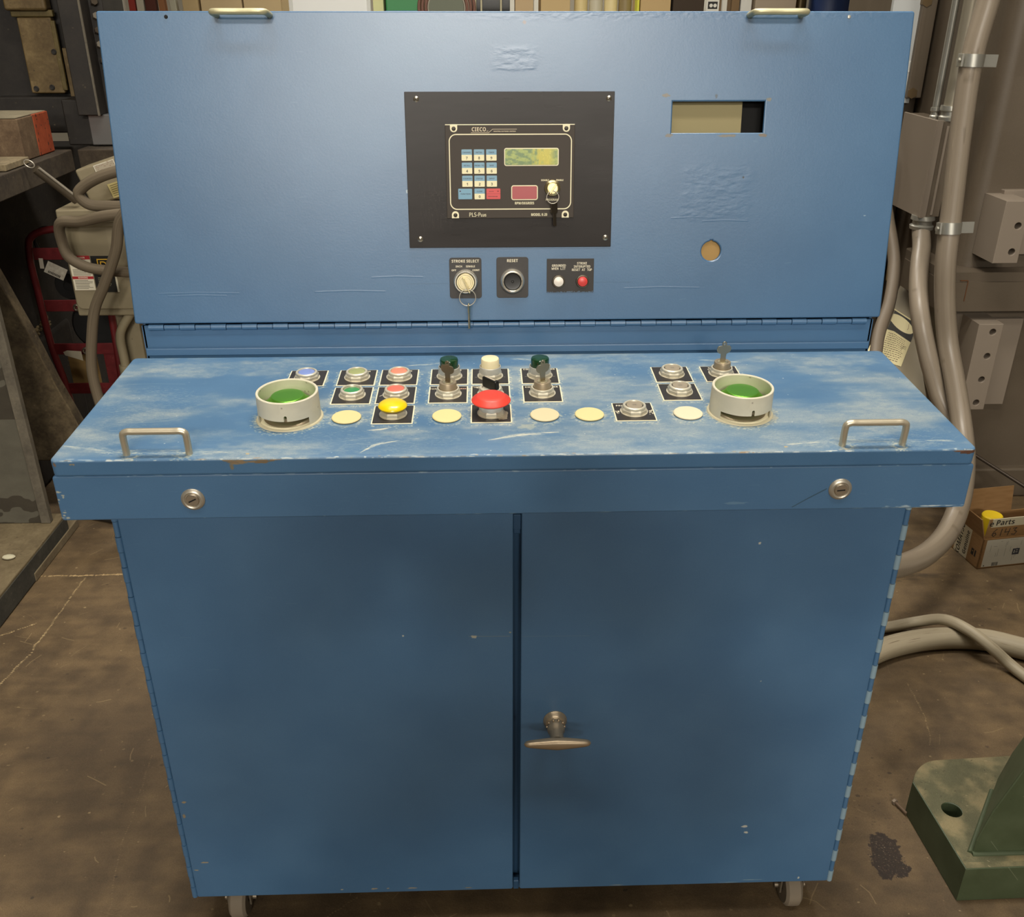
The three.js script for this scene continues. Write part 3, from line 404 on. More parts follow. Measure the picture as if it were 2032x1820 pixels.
const keyGeo = extrude(keyShape, 0.0012, 0.0003, 2, 10).translate(0, 0, -0.0006);
const keyMat = M('#a59c8a', 0.36, 1), keyBrass = M('#8f8270', 0.4, 1);
const keys = [];
for (const [u, v, lines, lab, turn, klab, km] of [
  [c3, r1, [['FORWARD', 0.22, 0.15, 25, '#dccfae'], ['REVERSE', 0.79, 0.15, 25, '#dcab90']], 'key switch on the plate with worn lettering, in front of the left green pilot button', -0.55, 'brown nickel key standing in the key switch left of the red mushroom button', keyBrass],
  [c5, r1, [['CONTROL POWER', 0.5, 0.1, 28], ['OFF', 0.34, 0.21, 24], ['ON', 0.68, 0.21, 24]], 'key switch in front of the right green pilot button', 0.5, 'grey nickel key standing in the key switch right of the red mushroom button', keyMat],
  [c8, r0, [['BAR', 0.3, 0.1, 26], ['OFF', 0.26, 0.22, 26], ['ON', 0.72, 0.22, 26]], 'key switch behind the right palm button', 0.12, 'bright nickel key standing in the key switch behind the right palm button', M('#b5ab97', 0.34, 1)]]) {
  const b = pushButton(u, v, lines, lab); b.name = 'key_switch';
  part(b, 'bezel', lathe([[0.012, 0.0068], [0.0163, 0.0062], [0.0166, 0.0095], [0.016, 0.0108], [0.0142, 0.0108], [0.0138, 0.0095]], 40), nutMat, [0, T0, 0]);
  part(b, 'lock_barrel', lathe([[0.0136, 0.007], [0.0129, 0.0105], [0.0126, 0.0195], [0.0122, 0.0202], [0.0085, 0.0202], [0.0082, 0.0197], [0, 0.0197]], 40), brushed, [0, T0, 0]);
  part(b, 'lock_face', lathe([[0, 0.0204], [0.0075, 0.0204], [0.0079, 0.0199]], 30), M('#d8c9a2', 0.4, 0.8), [0, T0, 0]);
  keys.push([desk(u, v, T0 + 0.0195), [DA, 0, 0], turn, klab, km]);
}
for (const [p, rot, turn, lab, km] of keys) {
  const k = thing('key', lab, 'key', p); k.rotation.set(...rot);
  const b = part(k, 'key_blade', keyGeo, km, null, [0, turn, 0]);
}
// selector switch behind the red button, red and yellow mushrooms
{
  const b = pushButton(c4, r1, [['RUN', 0.22, 0.1, 26], ['JOG', 0.72, 0.1, 26]], 'black lever selector switch behind the red mushroom button', (g) => { for (let i = 0; i < 14; i++) chip(g, rr(10, 90), rr(8, 26), rr(3, 9), rr(2, 5), '#e2d7b8', 0.8); }); b.name = 'selector_switch';
  part(b, 'bezel', lathe([[0.0, 0.009], [0.013, 0.009], [0.0163, 0.0062], [0.0167, 0.0084], [0.0162, 0.0105], [0.0147, 0.0113], [0.0133, 0.0112], [0.0127, 0.0102]], 40), nutMat, [0, T0, 0]);
  const k = part(b, 'lever', box(0.0085, 0.016, 0.03, 0, 0.0165, 0, 0.0022), blackPlastic, [0, T0, 0], [0, 0.72, 0]);
  part(k, 'pointer_line', box(0.003, 0.0006, 0.022, 0, 0.0246, -0.001), M('#b9ad97', 0.5));
}
{
  const b = pushButton(c4, r2, [], 'large red mushroom button', (g) => { chip(g, 218, 150, 34, 58, '#c9bea1', 0.9); chip(g, 200, 205, 40, 30, '#bfb496', 0.8); }); b.name = 'mushroom_button';
  part(b, 'guard', lathe([[0.0105, 0.006], [0.0165, 0.006], [0.0168, 0.0075], [0.0166, 0.0135], [0.0158, 0.0142], [0.0105, 0.0142]], 40), alum, [0, T0, 0]);
  part(b, 'button_stem', lathe([[0.0152, 0.0135], [0.0148, 0.0165], [0.0132, 0.0185]], 36), capMat('#7c1c16', 0.5), [0, T0, 0]);
  part(b, 'button_cap', lathe([[0.0125, 0.0165], [0.0262, 0.0188], [0.0276, 0.0198], [0.0277, 0.021], [0.0264, 0.0226], [0.0205, 0.0268], [0.0195, 0.0275], [0.012, 0.0283], [0, 0.0286]], 56), capMat('#e0402f', 0.48), [0, T0, 0]);
  const y = pushButton(c2 + 0.001, r2, [], 'yellow mushroom button'); y.name = 'mushroom_button';
  part(y, 'button_stem', lathe([[0.0135, 0.006], [0.0135, 0.0098], [0.0105, 0.011]], 36), M('#6d5310', 0.5), [0, T0, 0]);
  part(y, 'button_cap', lathe([[0.0105, 0.0085], [0.016, 0.0095], [0.0198, 0.0118], [0.0206, 0.0136], [0.0198, 0.0156], [0.0165, 0.0182], [0.011, 0.02], [0, 0.0211]], 48), new THREE.MeshPhysicalMaterial({ color: '#f2cf05', roughness: 0.28, clearcoat: 0.5, clearcoatRoughness: 0.15 }), [0, T0, 0]);
}
// blanking discs
[[-0.2395, '#dfcd92', 'yellowed cream hole plug, leftmost'], [-0.0985, '#e2d092', 'yellowed cream hole plug left of the red mushroom button'], [0.04, '#d6c8a0', 'cream hole plug right of the red mushroom button'], [0.1035, '#e0cf94', 'yellowed cream hole plug left of the front grey button'], [0.244, '#ddd1b0', 'pale cream hole plug left of the right palm button']].forEach(([u, col, lab]) => {
  part(con, 'hole_plug', lathe([[0.0175, 0], [0.0182, 0.0006], [0.0204, 0.001], [0.0207, 0.0022], [0.0196, 0.0032], [0.013, 0.0035], [0, 0.0036]], 44), M(col, 0.6), desk(u, 0.111, 0.0004), deskRot, lab);
});
// two-hand palm buttons
{
  const ev = new Evaluator(); ev.useGroups = false;
  const wall = lathe([[0.0435, 0], [0.0428, 0.0405], [0.042, 0.0413], [0.0398, 0.0413], [0.039, 0.0403], [0.0396, 0]], 96);
  let ring = new Brush(mergeVertices(G([wall, lathe([[0.0396, 0], [0.0435, 0]], 96)]))); // closed tube
  const cut = (x, y, z, w, h, d, r = 0) => { const b = new Brush(r ? new THREE.CylinderGeometry(r, r, d, 20).rotateX(PI / 2) : new THREE.BoxGeometry(w, h, d)); b.position.set(x, y, z); b.updateMatrixWorld(); ring = ev.evaluate(ring, b, SUBTRACTION); };
  const ringWall = (sgn) => { ring = new Brush(mergeVertices(G([wall, lathe([[0.0435, 0], [0.0396, 0]], 96)]))); ring.updateMatrixWorld(); cut(0.0005 * sgn, 0.0085, 0.05, 0.07, 0.0115, 0.1); cut(0.0065, 0.0165, 0.05, 0.0042, 0.008, 0.1); cut(0.0065, 0.0205, 0.05, 0, 0, 0.1, 0.0021); return ring.geometry; };
  const ringMat = new THREE.MeshStandardMaterial({ map: tex(canvas(256, 256, (x, y) => { const n = (fbm(x / 20, y / 20, 95, 4) - 0.5) * 16; return [214 + n, 206 + n, 182 + n]; }, (g) => { for (let i = 0; i < 40; i++) chip(g, rnd() * 256, rnd() * 256, rr(0.6, 2), rr(0.6, 2), '#6f6250', 0.7); })), roughness: 0.5 });
  for (const [u, lab] of [[-0.3195, 'left palm button with a cream guard ring and a green metallic cap'], [0.3195, 'right palm button with a cream guard ring and a green metallic cap']]) {
    const b = sub(con, 'palm_button', desk(u, 0.1165, 0.0002), deskRot, lab);
    part(b, 'guard_ring', ringWall(u < 0 ? -1 : 1), ringMat, null, [0, u < 0 ? -0.08 : 0.0, 0]);
    part(b, 'base_flange', lathe([[0.02, 0.0018], [0.0438, 0.0024], [0.0458, 0.0018], [0.0468, 0]], 64), M('#c9bfa0', 0.6));
    part(b, 'switch_body', lathe([[0, 0.013], [0.024, 0.013], [0.0265, 0.011], [0.027, 0.006], [0.034, 0.004], [0.0365, 0.0015]], 48), M('#a3937a', 0.4, 0.7));
    part(b, 'button_cap', lathe([[0.012, 0.017], [0.032, 0.0185], [0.0345, 0.0205], [0.0343, 0.0225], [0.03, 0.0258], [0.0255, 0.0302], [0.0228, 0.0338], [0.0208, 0.0348], [0.01, 0.0351], [0, 0.0351]], 64, 1), new THREE.MeshPhysicalMaterial({ color: '#6aa838', roughness: 0.3, metalness: 0.65 }));
  }
}
// ---- devices on the instrument panel
function panelDevice(name, u, v, label) { return sub(con, name, pan(u, v, 0.0002), panUp, label); }
{ // stroke select key switch
  const b = panelDevice('key_switch', -0.0724, 0.0685, 'stroke select key switch with a chrome collar');
  const w = 0.0505, h = 0.0635, g = uvBy(extrude(rrShape(w, h, 0.0045), 0.0012, 0.0003).rotateX(-PI / 2), 0, 2, -w / 2, h / 2, w, -h);
  part(b, 'legend_plate', g, new THREE.MeshStandardMaterial({ map: legendTex([['STROKE SELECT', 0.5, 0.085, 30], ['INCH', 0.3, 0.21, 21], ['SINGLE', 0.66, 0.21, 21], ['OFF', 0.14, 0.305, 21], ['CONT', 0.83, 0.305, 21]], 256, 322), roughness: 0.45 }), [0, 0, 0.0005]);
  part(b, 'collar', lathe([[0.012, 0.0015], [0.0186, 0.0015], [0.0192, 0.006], [0.0185, 0.0115], [0.0168, 0.0145], [0.0152, 0.0145], [0.0148, 0.012], [0.0148, 0.006]], 44), chrome, [0, 0, 0.0055]);
  part(b, 'lock_barrel', lathe([[0.0143, 0.01], [0.0143, 0.0158], [0.0135, 0.017], [0.0112, 0.017], [0.0108, 0.0162], [0.0085, 0.0162], [0.0082, 0.0175], [0, 0.0175]], 40), M('#d9cca4', 0.3, 1), [0, 0, 0.0055]);
  part(b, 'pointer', box(0.0022, 0.001, 0.011, 0, 0.018, -0.0035), M('#8b7c5c', 0.4, 1), [0, 0, 0.0055], [0, 0.5, 0]);
  const k = thing('key', 'bright key in the stroke select switch with a split ring holding a second key', 'key', pan(-0.0724, 0.063, 0.0185));
  part(k, 'key_blade', [extrude(rrShape(0.0022, 0.022, 0.0008), 0.011, 0.0003).rotateY(0).translate(0, -0.003, 0), rod([0, -0.008, 0.004], [0, -0.016, 0.014], 0.0012, 8)], M('#cfc195', 0.28, 1), null, [-PA, 0, 0.42]);
  part(k, 'split_ring', new THREE.TorusGeometry(0.0127, 0.0007, 8, 44), steel, [0.003, -0.0205, 0.012], [-0.15, 0, 0]);
  part(k, 'spare_key', [extrude(rrShape(0.0085, 0.017, 0.0038, 0, -0.006), 0.0012, 0.0003).rotateY(1.25), extrude(rrShape(0.0055, 0.026, 0.0012, 0, -0.026), 0.0012, 0.0003).rotateY(1.25)], M('#c8bc9c', 0.3, 1), [0.0045, -0.032, 0.012]);
}
{ // reset
  const b = panelDevice('push_button', 0.0016, 0.0688, 'reset button with a black cap in a chrome collar');
  const w = 0.0502, h = 0.0635, g = uvBy(extrude(rrShape(w, h, 0.0045), 0.0012, 0.0003).rotateX(-PI / 2), 0, 2, -w / 2, h / 2, w, -h);
  part(b, 'legend_plate', g, new THREE.MeshStandardMaterial({ map: legendTex([['RESET', 0.5, 0.085, 32]], 256, 322), roughness: 0.45 }), [0, 0, 0.0005]);
  part(b, 'collar', lathe([[0.012, 0.0015], [0.0188, 0.0015], [0.0194, 0.006], [0.0186, 0.0115], [0.0166, 0.0155], [0.0148, 0.016], [0.0138, 0.0148], [0.0136, 0.006]], 44), chrome, [0, 0, 0.0055]);
  part(b, 'button_cap', lathe([[0, 0.0118], [0.0015, 0.0118], [0.0022, 0.0128], [0.009, 0.0128], [0.0125, 0.0132], [0.0134, 0.012], [0.0135, 0.006]], 40), M('#191714', 0.35), [0, 0, 0.0055]);
}
{ // two pilot lights
  const b = panelDevice('pilot_light_plate', 0.0932, 0.0707, 'black plate with a white and a red pilot light');
  const w = 0.0745, h = 0.0525, lines = [['GROUNDED', 0.255, 0.2, 26], ['WHEN LIT', 0.25, 0.29, 26], ['STROKE', 0.745, 0.14, 25], ['INTERUPTED', 0.745, 0.235, 25], ['RESET AT TOP', 0.745, 0.33, 25]];
  const t = tex(canvas(384, 270, '#2c2723', (gg) => { gg.textAlign = 'center'; gg.textBaseline = 'middle'; gg.fillStyle = '#ece2c8'; for (const [s, x, y, z] of lines) { gg.font = `bold ${z}px monospace`; gg.save(); gg.translate(x * 384, y * 270); gg.scale(0.92, 1); gg.fillText(s, 0, 0); gg.restore(); } for (let i = 0; i < 60; i++) chip(gg, rnd() * 384, rr(262, 270), rr(2, 9), rr(1, 5), '#56718a', 0.8); }));
  part(b, 'legend_plate', uvBy(extrude(rrShape(w, h, 0.0005), 0.0012, 0.0002).rotateX(-PI / 2), 0, 2, -w / 2, h / 2, w, -h), new THREE.MeshStandardMaterial({ map: t, roughness: 0.5 }));
  for (const [x, col, lab] of [[-0.0188, '#f0e6d8', 'white pilot light'], [0.0192, '#d8423d', 'red pilot light']]) {
    const l = sub(b, 'pilot_light', [x, 0.0012, 0.0088], null, lab);
    l.add(Object.assign(new THREE.Mesh(lathe([[0.0078, 0], [0.0102, 0], [0.0105, 0.003], [0.0098, 0.0055], [0.0084, 0.006], [0.0079, 0.004]], 32), M('#7d7466', 0.35, 0.8)), { name: 'bezel' }));
    l.add(Object.assign(new THREE.Mesh(lathe([[0, 0.0082], [0.0055, 0.008], [0.0076, 0.007], [0.0079, 0.003]], 32), capMat(col, 0.4)), { name: 'lens' }));
  }
}
// ---- black plate with the programmable controller
{
  const bp = sub(con, 'mounting_plate', pan(-0.0013, 0.229, 0.0002), panRot, 'black rectangular mounting plate');
  const t = tex(canvas(1024, 740, (x, y) => { const n = 6 * (fbm(x / 160, y / 22, 101, 4) - 0.5) + 3 * (hash(x, y, 3) - 0.5); return [42 + n, 37 + n, 34 + n]; }, (g) => { for (let i = 0; i < 220; i++) { const x = rr(60, 220), y = rr(390, 640); scratch(g, [[x, y], [x + rr(-4, 4), y + rr(10, 40)]], 0.8, '#7d766d', rr(0.05, 0.22)); } for (let i = 0; i < 90; i++) chip(g, rr(100, 230), rr(460, 620), rr(1, 6), rr(1, 5), '#8a8378', rr(0.05, 0.2)); }));
  const rt = tex(canvas(512, 370, (x, y) => { const v = 84 + 26 * (fbm(x / 120, y / 16, 103, 4) - 0.5); return [v, v, v]; }), false);
  part(bp, 'plate_sheet', uvBy(extrude(rrShape(0.3145, 0.2275, 0.001), 0.002, 0.0006), 0, 1, -0.157, -0.1137, 0.3145, 0.2275), new THREE.MeshPhysicalMaterial({ map: t, roughnessMap: rt, roughness: 0.9, specularIntensity: 0.4 }));
  for (const [u, v] of [[-0.1397, 0.1032], [0.1488, 0.1036], [-0.1402, -0.1005], [0.1485, -0.1]]) { const s = part(bp, 'screw', lathe([[0, 0.0022], [0.0022, 0.002], [0.0042, 0.0004], [0.0043, 0]], 18), M('#c8bfae', 0.3, 1), [u, v, 0.0026], [PI / 2, 0, 0]); part(s, 'screw_slot', [box(0.004, 0.0005, 0.0009, 0, 0.0021, 0), box(0.0009, 0.0005, 0.004, 0, 0.0021, 0)], dark, null, [0, 0.6, 0]); }
  const FW = 0.1955, FH = 0.1368, fx = (x) => (x - 0.5) * FW, fy = (y) => (0.5 - y) * FH;
  const ct = sub(con, 'programmable_controller', pan(-0.0012, 0.2283, 0.0028), panRot, 'black programmable controller face with keypad and displays');
  const face = tex(canvas(1600, 1120, (x, y) => { const n = 5 * (hash(x, y, 3) - 0.5); return [66 + n, 58 + n, 50 + n]; }, (g, W, H) => {
    const ivory = '#f1e8c4', rrp = (x, y, w, h, r) => { g.beginPath(); g.roundRect(x * W, y * H, w * W, h * H, r); };
    g.strokeStyle = ivory; g.lineWidth = 13; rrp(0.03, 0.105, 0.945, 0.797, 84); g.stroke();
    g.fillStyle = ivory; for (const x of [0.066, 0.934]) { g.beginPath(); g.roundRect((x - 0.028) * W, -40, 0.056 * W, 40 + 0.082 * H, 44); g.fill(); g.beginPath(); g.roundRect((x - 0.028) * W, 0.922 * H, 0.056 * W, 200, 44); g.fill(); }
    g.fillRect(0, 0, W, 9);
    const txt = (s, x, y, size, al = 'center', f = 'sans-serif', sx = 1, b = 'bold ') => { g.save(); g.translate(x * W, y * H); g.scale(sx, 1); g.font = `${b}${size}px ${f}`; g.textAlign = al; g.textBaseline = 'middle'; g.fillText(s, 0, 0); g.restore(); };
    g.fillStyle = '#d9c9ab'; txt('CIECO', 0.203, 0.053, 66, 'left', 'sans-serif', 0.92); txt('INC', 0.318, 0.071, 14, 'left');
    g.strokeStyle = '#d9c9ab'; g.lineWidth = 5; g.beginPath(); g.moveTo(0.198 * W, 0.087 * H); g.lineTo(0.335 * W, 0.087 * H); g.lineTo(0.365 * W, 0.052 * H); g.lineTo(0.552 * W, 0.052 * H); g.stroke();
    txt('INDUSTRIAL ELECTRONIC CONTROLS', 0.372, 0.074, 17, 'left', 'sans-serif', 0.92);
    g.fillStyle = ivory; txt('PLS-P', 0.172, 0.962, 70, 'left', 'sans-serif', 0.86, ''); txt('LUS', 0.2655, 0.969, 42, 'left', 'sans-serif', 0.95); txt('MODEL K-20', 0.662, 0.964, 46, 'left', 'sans-serif', 0.78);
    txt('RPM/DEGREES', 0.611, 0.838, 43, 'center', 'sans-serif', 0.84); txt('DISABLE', 0.772, 0.592, 29, 'center', 'sans-serif', 0.86); txt('ENABLE', 0.888, 0.592, 29, 'center', 'sans-serif', 0.86); txt('PROGRAM', 0.829, 0.803, 38, 'center', 'sans-serif', 0.88);
    g.strokeStyle = ivory; g.lineWidth = 12; rrp(0.457, 0.2535, 0.417, 0.18, 22); g.stroke(); rrp(0.511, 0.65, 0.201, 0.15, 24); g.stroke();
  }));
  part(ct, 'face_plate', uvBy(extrude(rrShape(FW, FH, 0.0006), 0.0028, 0.0005), 0, 1, -FW / 2, -FH / 2, FW, FH), new THREE.MeshPhysicalMaterial({ map: face, roughness: 0.45, specularIntensity: 0.4 }));
  const top = 0.0034;
  for (const [x, y] of [[0.066, 0.045], [0.934, 0.045], [0.066, 0.966], [0.934, 0.966]]) part(ct, 'screw', [lathe([[0, 0.0016], [0.0022, 0.0014], [0.0031, 0]], 16)], M('#26211b', 0.35, 0.6), [fx(x), fy(y), top], [PI / 2, 0, 0]);
  const keyTex = (name, num) => tex(canvas(128, 136, num ? '#efe6bb' : name === 'FUNCTION' ? '#78a4bb' : '#d2504f', (g) => {
    if (num) { g.fillStyle = '#7fa6bb'; g.fillRect(0, 0, 128, 64); } g.textAlign = 'center'; g.textBaseline = 'middle';
    if (num) { g.fillStyle = '#33424c'; g.font = 'bold 23px sans-serif'; g.fillText(name, 64, 36, 116); g.fillStyle = '#231c12'; g.font = 'bold 44px sans-serif'; g.fillText(num, 64, 102); }
    else if (name === 'FUNCTION') { g.fillStyle = '#1d2830'; g.font = 'bold 22px sans-serif'; g.fillText(name, 68, 68, 92); g.fillStyle = '#402b3d'; g.beginPath(); g.arc(18, 32, 8, 0, 7); g.fill(); }
    else { g.fillStyle = '#7c2724'; g.font = 'bold 20px sans-serif'; g.fillText('RUN', 46, 36); g.fillStyle = '#8c1d22'; g.beginPath(); g.arc(106, 34, 8, 0, 7); g.fill(); g.fillRect(0, 66, 128, 3); g.fillStyle = '#4d1512'; g.fillText('PROGRAM', 58, 100, 88); }
  }));
  const keyPad = (x, y, w, h, name, num, lab) => { const W = w * FW, H = h * FH; part(ct, 'keypad_button', uvBy(extrude(rrShape(W, H, 0.0011), 0.0006, 0.0003, 2, 5), 0, 1, -W / 2, -H / 2, W, H), new THREE.MeshStandardMaterial({ map: keyTex(name, num), roughness: 0.5 }), [fx(x), fy(y), top - 0.0002], null, lab); };
  const rows = [[['CHANNEL', '7'], ['INITIAL', '8'], ['TIMER', '9']], [['RECALL', '4'], ['FROM / TO', '5'], ['SAVE', '6']], [['COUNTER', '1'], ['STATUS', '2'], ['INPUT', '3']]];
  rows.forEach((r, j) => r.forEach(([n, d], i) => keyPad([0.163, 0.2585, 0.354][i] + j * 0.0008, [0.3225, 0.461, 0.6][j], 0.081, 0.12, n, d)));
  keyPad(0.146, 0.7365, 0.109, 0.114, 'FUNCTION', null, 'wide blue function key'); keyPad(0.259, 0.7365, 0.081, 0.117, 'CLEAR', '0'); keyPad(0.367, 0.7365, 0.11, 0.114, 'RUN', null, 'wide red key');
  const lcd = tex(canvas(384, 120, (x, y) => { const n = fbm(x / 30, y / 20, 111, 3), m = fbm(x / 14 + 5, y / 34, 112, 3); let c = mix([150, 164, 74], [98, 124, 66], sst(0.4, 0.65, n)); c = mix(c, [190, 178, 42], sst(0.5, 0.72, x / 384 + (m - 0.5) * 0.35) * sst(1.02, 0.8, x / 384)); const v = Math.abs(m - 0.5) < 0.012 ? 26 : 0; return [c[0] + v, c[1] + v, c[2] + v]; }));
  const dispMat = (t, c) => new THREE.MeshPhysicalMaterial({ map: t ?? null, color: c ?? '#ffffff', roughness: 0.3, clearcoat: 0.4, clearcoatRoughness: 0.2 });
  { const W = 0.41 * FW, H = 0.168 * FH; part(ct, 'text_display', uvBy(extrude(rrShape(W, H, 0.0018), 0.0004, 0.0002), 0, 1, -W / 2, -H / 2, W, H), dispMat(lcd), [fx(0.6655), fy(0.3435), top - 0.0003], null, 'yellow green text display window'); }
  { const W = 0.194 * FW, H = 0.138 * FH; part(ct, 'number_display', extrude(rrShape(W, H, 0.0018), 0.0004, 0.0002), dispMat(null, '#a53a3c'), [fx(0.6115), fy(0.725), top - 0.0003], null, 'red number display window'); }
  const lock = sub(ct, 'lock', [fx(0.829), fy(0.675), top], [PI / 2, 0, 0], 'brass coloured programme lock');
  lock.add(Object.assign(new THREE.Mesh(lathe([[0.0118, 0], [0.0122, 0.004], [0.0116, 0.0075], [0.0085, 0.0095], [0.0075, 0.0092], [0.007, 0.0105], [0, 0.0105]], 36), M('#d6c79a', 0.3, 1)), { name: 'lock_barrel' }));
  const k = thing('key', 'dark key hanging from a wire ring in the lock of the black controller', 'key', pan(-0.0012 + fx(0.829), 0.2283 + fy(0.675), 0.0135));
  part(k, 'key_blade', extrude(rrShape(0.0024, 0.017, 0.0009), 0.009, 0.0003).translate(0, 0, -0.002), M('#cbb989', 0.3, 1), [0.0005, -0.001, 0.001], [-PA, 0, -0.62]);
  part(k, 'split_ring', new THREE.TorusGeometry(0.0092, 0.0006, 8, 36), steel, [0.0, -0.0125, 0.0075], [-0.2, 0, 0]);
  part(k, 'spare_key', [extrude(rrShape(0.011, 0.0165, 0.0025, 0, -0.008), 0.0016, 0.0004), extrude(rrShape(0.0048, 0.022, 0.0015, 0.0005, -0.0245), 0.0014, 0.0003)], M('#4a4136', 0.42, 0.9), [0.0015, -0.0205, 0.006], [-0.12, 0.35, 0.05]);
}

// ------------------------------------------------------------------ right: taupe press frame with conduits
const taupeTex = tex(canvas(512, 512, (x, y) => { const n = (fbm(x / 90, y / 90, 121, 4) - 0.5) * 12, f = (hash(x, y, 4) - 0.5) * 5; return [92 + n + f, 81 + n + f, 67 + n + f]; }, (g) => { for (let i = 0; i < 60; i++) chip(g, rnd() * 512, rnd() * 512, rr(0.5, 2), rr(0.5, 2), '#6a5b49', 0.6); }));  // taupe lowered so the colour carries the dimming towards the view edge
const taupe = new THREE.MeshStandardMaterial({ map: taupeTex, roughness: 0.5 });
const taupeLight = M('#84786a', 0.5), galv = M('#b4b2a8', 0.36, 0.75), hole = M('#100d0a', 0.9);
const slab = (c, t, turned) => { // four corners, thickness t behind the face
  const v = c.map((p) => V(...p)), n = v[1].clone().sub(v[0]).cross(v[3].clone().sub(v[0])).normalize().multiplyScalar(t), b = v.map((p) => p.clone().sub(n)), out = [], uv = [];
  const quad = (a, b2, c2, d) => { const T = turned ? [[0, 1], [0, 0], [1, 0], [1, 1]] : [[0, 1], [1, 1], [1, 0], [0, 0]]; for (const [p, q] of [[a, T[0]], [b2, T[1]], [c2, T[2]], [a, T[0]], [c2, T[2]], [d, T[3]]]) { out.push(p.x, p.y, p.z); uv.push(...q); } };
  quad(v[3], v[2], v[1], v[0]); const g0 = [...out]; out.length = 0; uv.length = 0;
  // face order so that the outward side is +n
  const f = (a, b2, c2, d) => quad(a, b2, c2, d);
  f(v[0], v[1], v[2], v[3]); f(b[3], b[2], b[1], b[0]); for (let i = 0; i < 4; i++) f(v[(i + 1) % 4], v[i], b[i], b[(i + 1) % 4]);
  const g = new THREE.BufferGeometry(); g.setAttribute('position', new THREE.Float32BufferAttribute(out, 3)); g.setAttribute('uv', new THREE.Float32BufferAttribute(uv, 2)); g.computeVertexNormals(); return g;
};
{
  const t = thing('press_frame', 'large taupe press upright with drilled blocks and a cross rib behind the conduits', 'machine', [1.485, 0, -1.83]);
  const up = (x0, x1, y0, y1, z0, z1, r) => extrude(rrShape(x1 - x0, z1 - z0, r, (x0 + x1) / 2, -(z0 + z1) / 2), y1 - y0, 0, 2, 10).rotateX(-PI / 2).translate(0, y0, 0);
  const O = (g) => uvBox(g.translate(-1.485, 0, 1.83), 0.7);
  part(t, 'body', O(up(1.485, 3.4, 0.1, 3.4, -3.2, -1.83, 0.05)), taupe);
  part(t, 'foot', O(box(1.92, 0.112, 1.42, 2.45, 0.056, -2.51, 0.008)), taupe);
  part(t, 'cross_rib', O(G([up(1.42, 3.4, 0.712, 0.83, -2.1, -1.765, 0.03), up(1.416, 3.4, 0.705, 0.80, -2.095, -1.758, 0.034)])), taupe);
  const rust = M('#5d3a1c', 0.9);
  part(t, 'rust_streak', O(G([box(0.004, 0.072, 0.003, 1.445, 0.765, -1.7605), box(0.0025, 0.066, 0.002, 1.49, 0.772, -1.757), box(0.024, 0.003, 0.002, 1.478, 0.806, -1.7585)])), rust);
  const blk = (nm, x, y0, y1, w, d, hs) => {
    const s = new THREE.Shape(); s.moveTo(0, y0); s.lineTo(w, y0); s.lineTo(w, y1); s.lineTo(0, y1); s.closePath();
    for (const [hx, hy] of hs) { const p = new THREE.Path(); p.absarc(hx, hy, 0.0105, 0, 2 * PI, true); s.holes.push(p); }
    const b = part(t, nm, extrude(s, d, 0.0015, 2, 20).translate(x - 1.485, 0, 0), taupeLight);
    b.position.z = 0.0; for (const [hx, hy] of hs) part(b, 'bore', cyl(0.011, 0.011, 0.004, 20).rotateX(PI / 2).translate(x - 1.485 + hx, hy, 0.012), hole);
  };
  blk('drilled_block', 1.536, 0.378, 0.674, 0.08, 0.11, [[0.05, 0.648], [0.05, 0.566], [0.05, 0.485], [0.05, 0.403]]);
  blk('drilled_block', 1.522, 0.876, 1.064, 0.077, 0.13, [[0.053, 0.99], [0.052, 0.911]]);
  part(t, 'spacer_pad', O(box(0.18, 0.305, 0.03, 1.641, 0.511, -1.822, 0.002)), taupeLight); part(t, 'spacer_pad', O(box(0.3, 0.2, 0.03, 1.72, 0.976, -1.822, 0.002)), taupeLight);
  part(t, 'crown', O(box(2.4, 1.2, 2.2, 2.72, 3.0, -2.3, 0.02)), taupe);
}
{ // rear upright behind the conduits with the pale gib plate
  const t = thing('rear_upright', 'dark taupe steel upright seen between the console and the conduits', 'machine', [1.45, 0, -2.32]);
  part(t, 'post', [box(0.11, 3.2, 0.3, -0.03, 1.6, -0.17, 0.004), box(0.05, 2.1, 0.03, -0.004, 2.35, 0.012, 0.003)], taupe);
  const p = part(t, 'gib_plate', box(0.11, 1.9, 0.02, -0.065, 2.232, 0.0, 0.002), M('#b6b8b6', 0.5, 0.15), null, null, 'pale grey gib plate');
  for (const [x, y] of [[-0.016, 1.6], [-0.012, 1.316]]) part(t, 'hex_bolt', crease(new THREE.CylinderGeometry(0.018, 0.018, 0.022, 6).rotateX(PI / 2), 0.4), M('#7d6a4e', 0.5, 0.8), [x, y, 0.018]);
  part(t, 'data_label', box(0.05, 0.036, 0.001, -0.016, 1.4, 0.0105), new THREE.MeshStandardMaterial({ map: tex(canvas(128, 96, '#c9c8c2', (g) => { g.fillStyle = '#5f625f'; for (let i = 0; i < 6; i++) { g.fillRect(26, 14 + i * 12, 86, 2); g.fillRect(26 + i * 17, 14, 2, 60); } g.fillRect(30, 6, 40, 6); })), roughness: 0.6 }));
  part(t, 'side_rail', [box(0.02, 0.5, 0.03, -0.04, 0.95, 0.03, 0.003), box(0.06, 0.04, 0.05, -0.03, 0.87, 0.02, 0.003)], taupe);
}
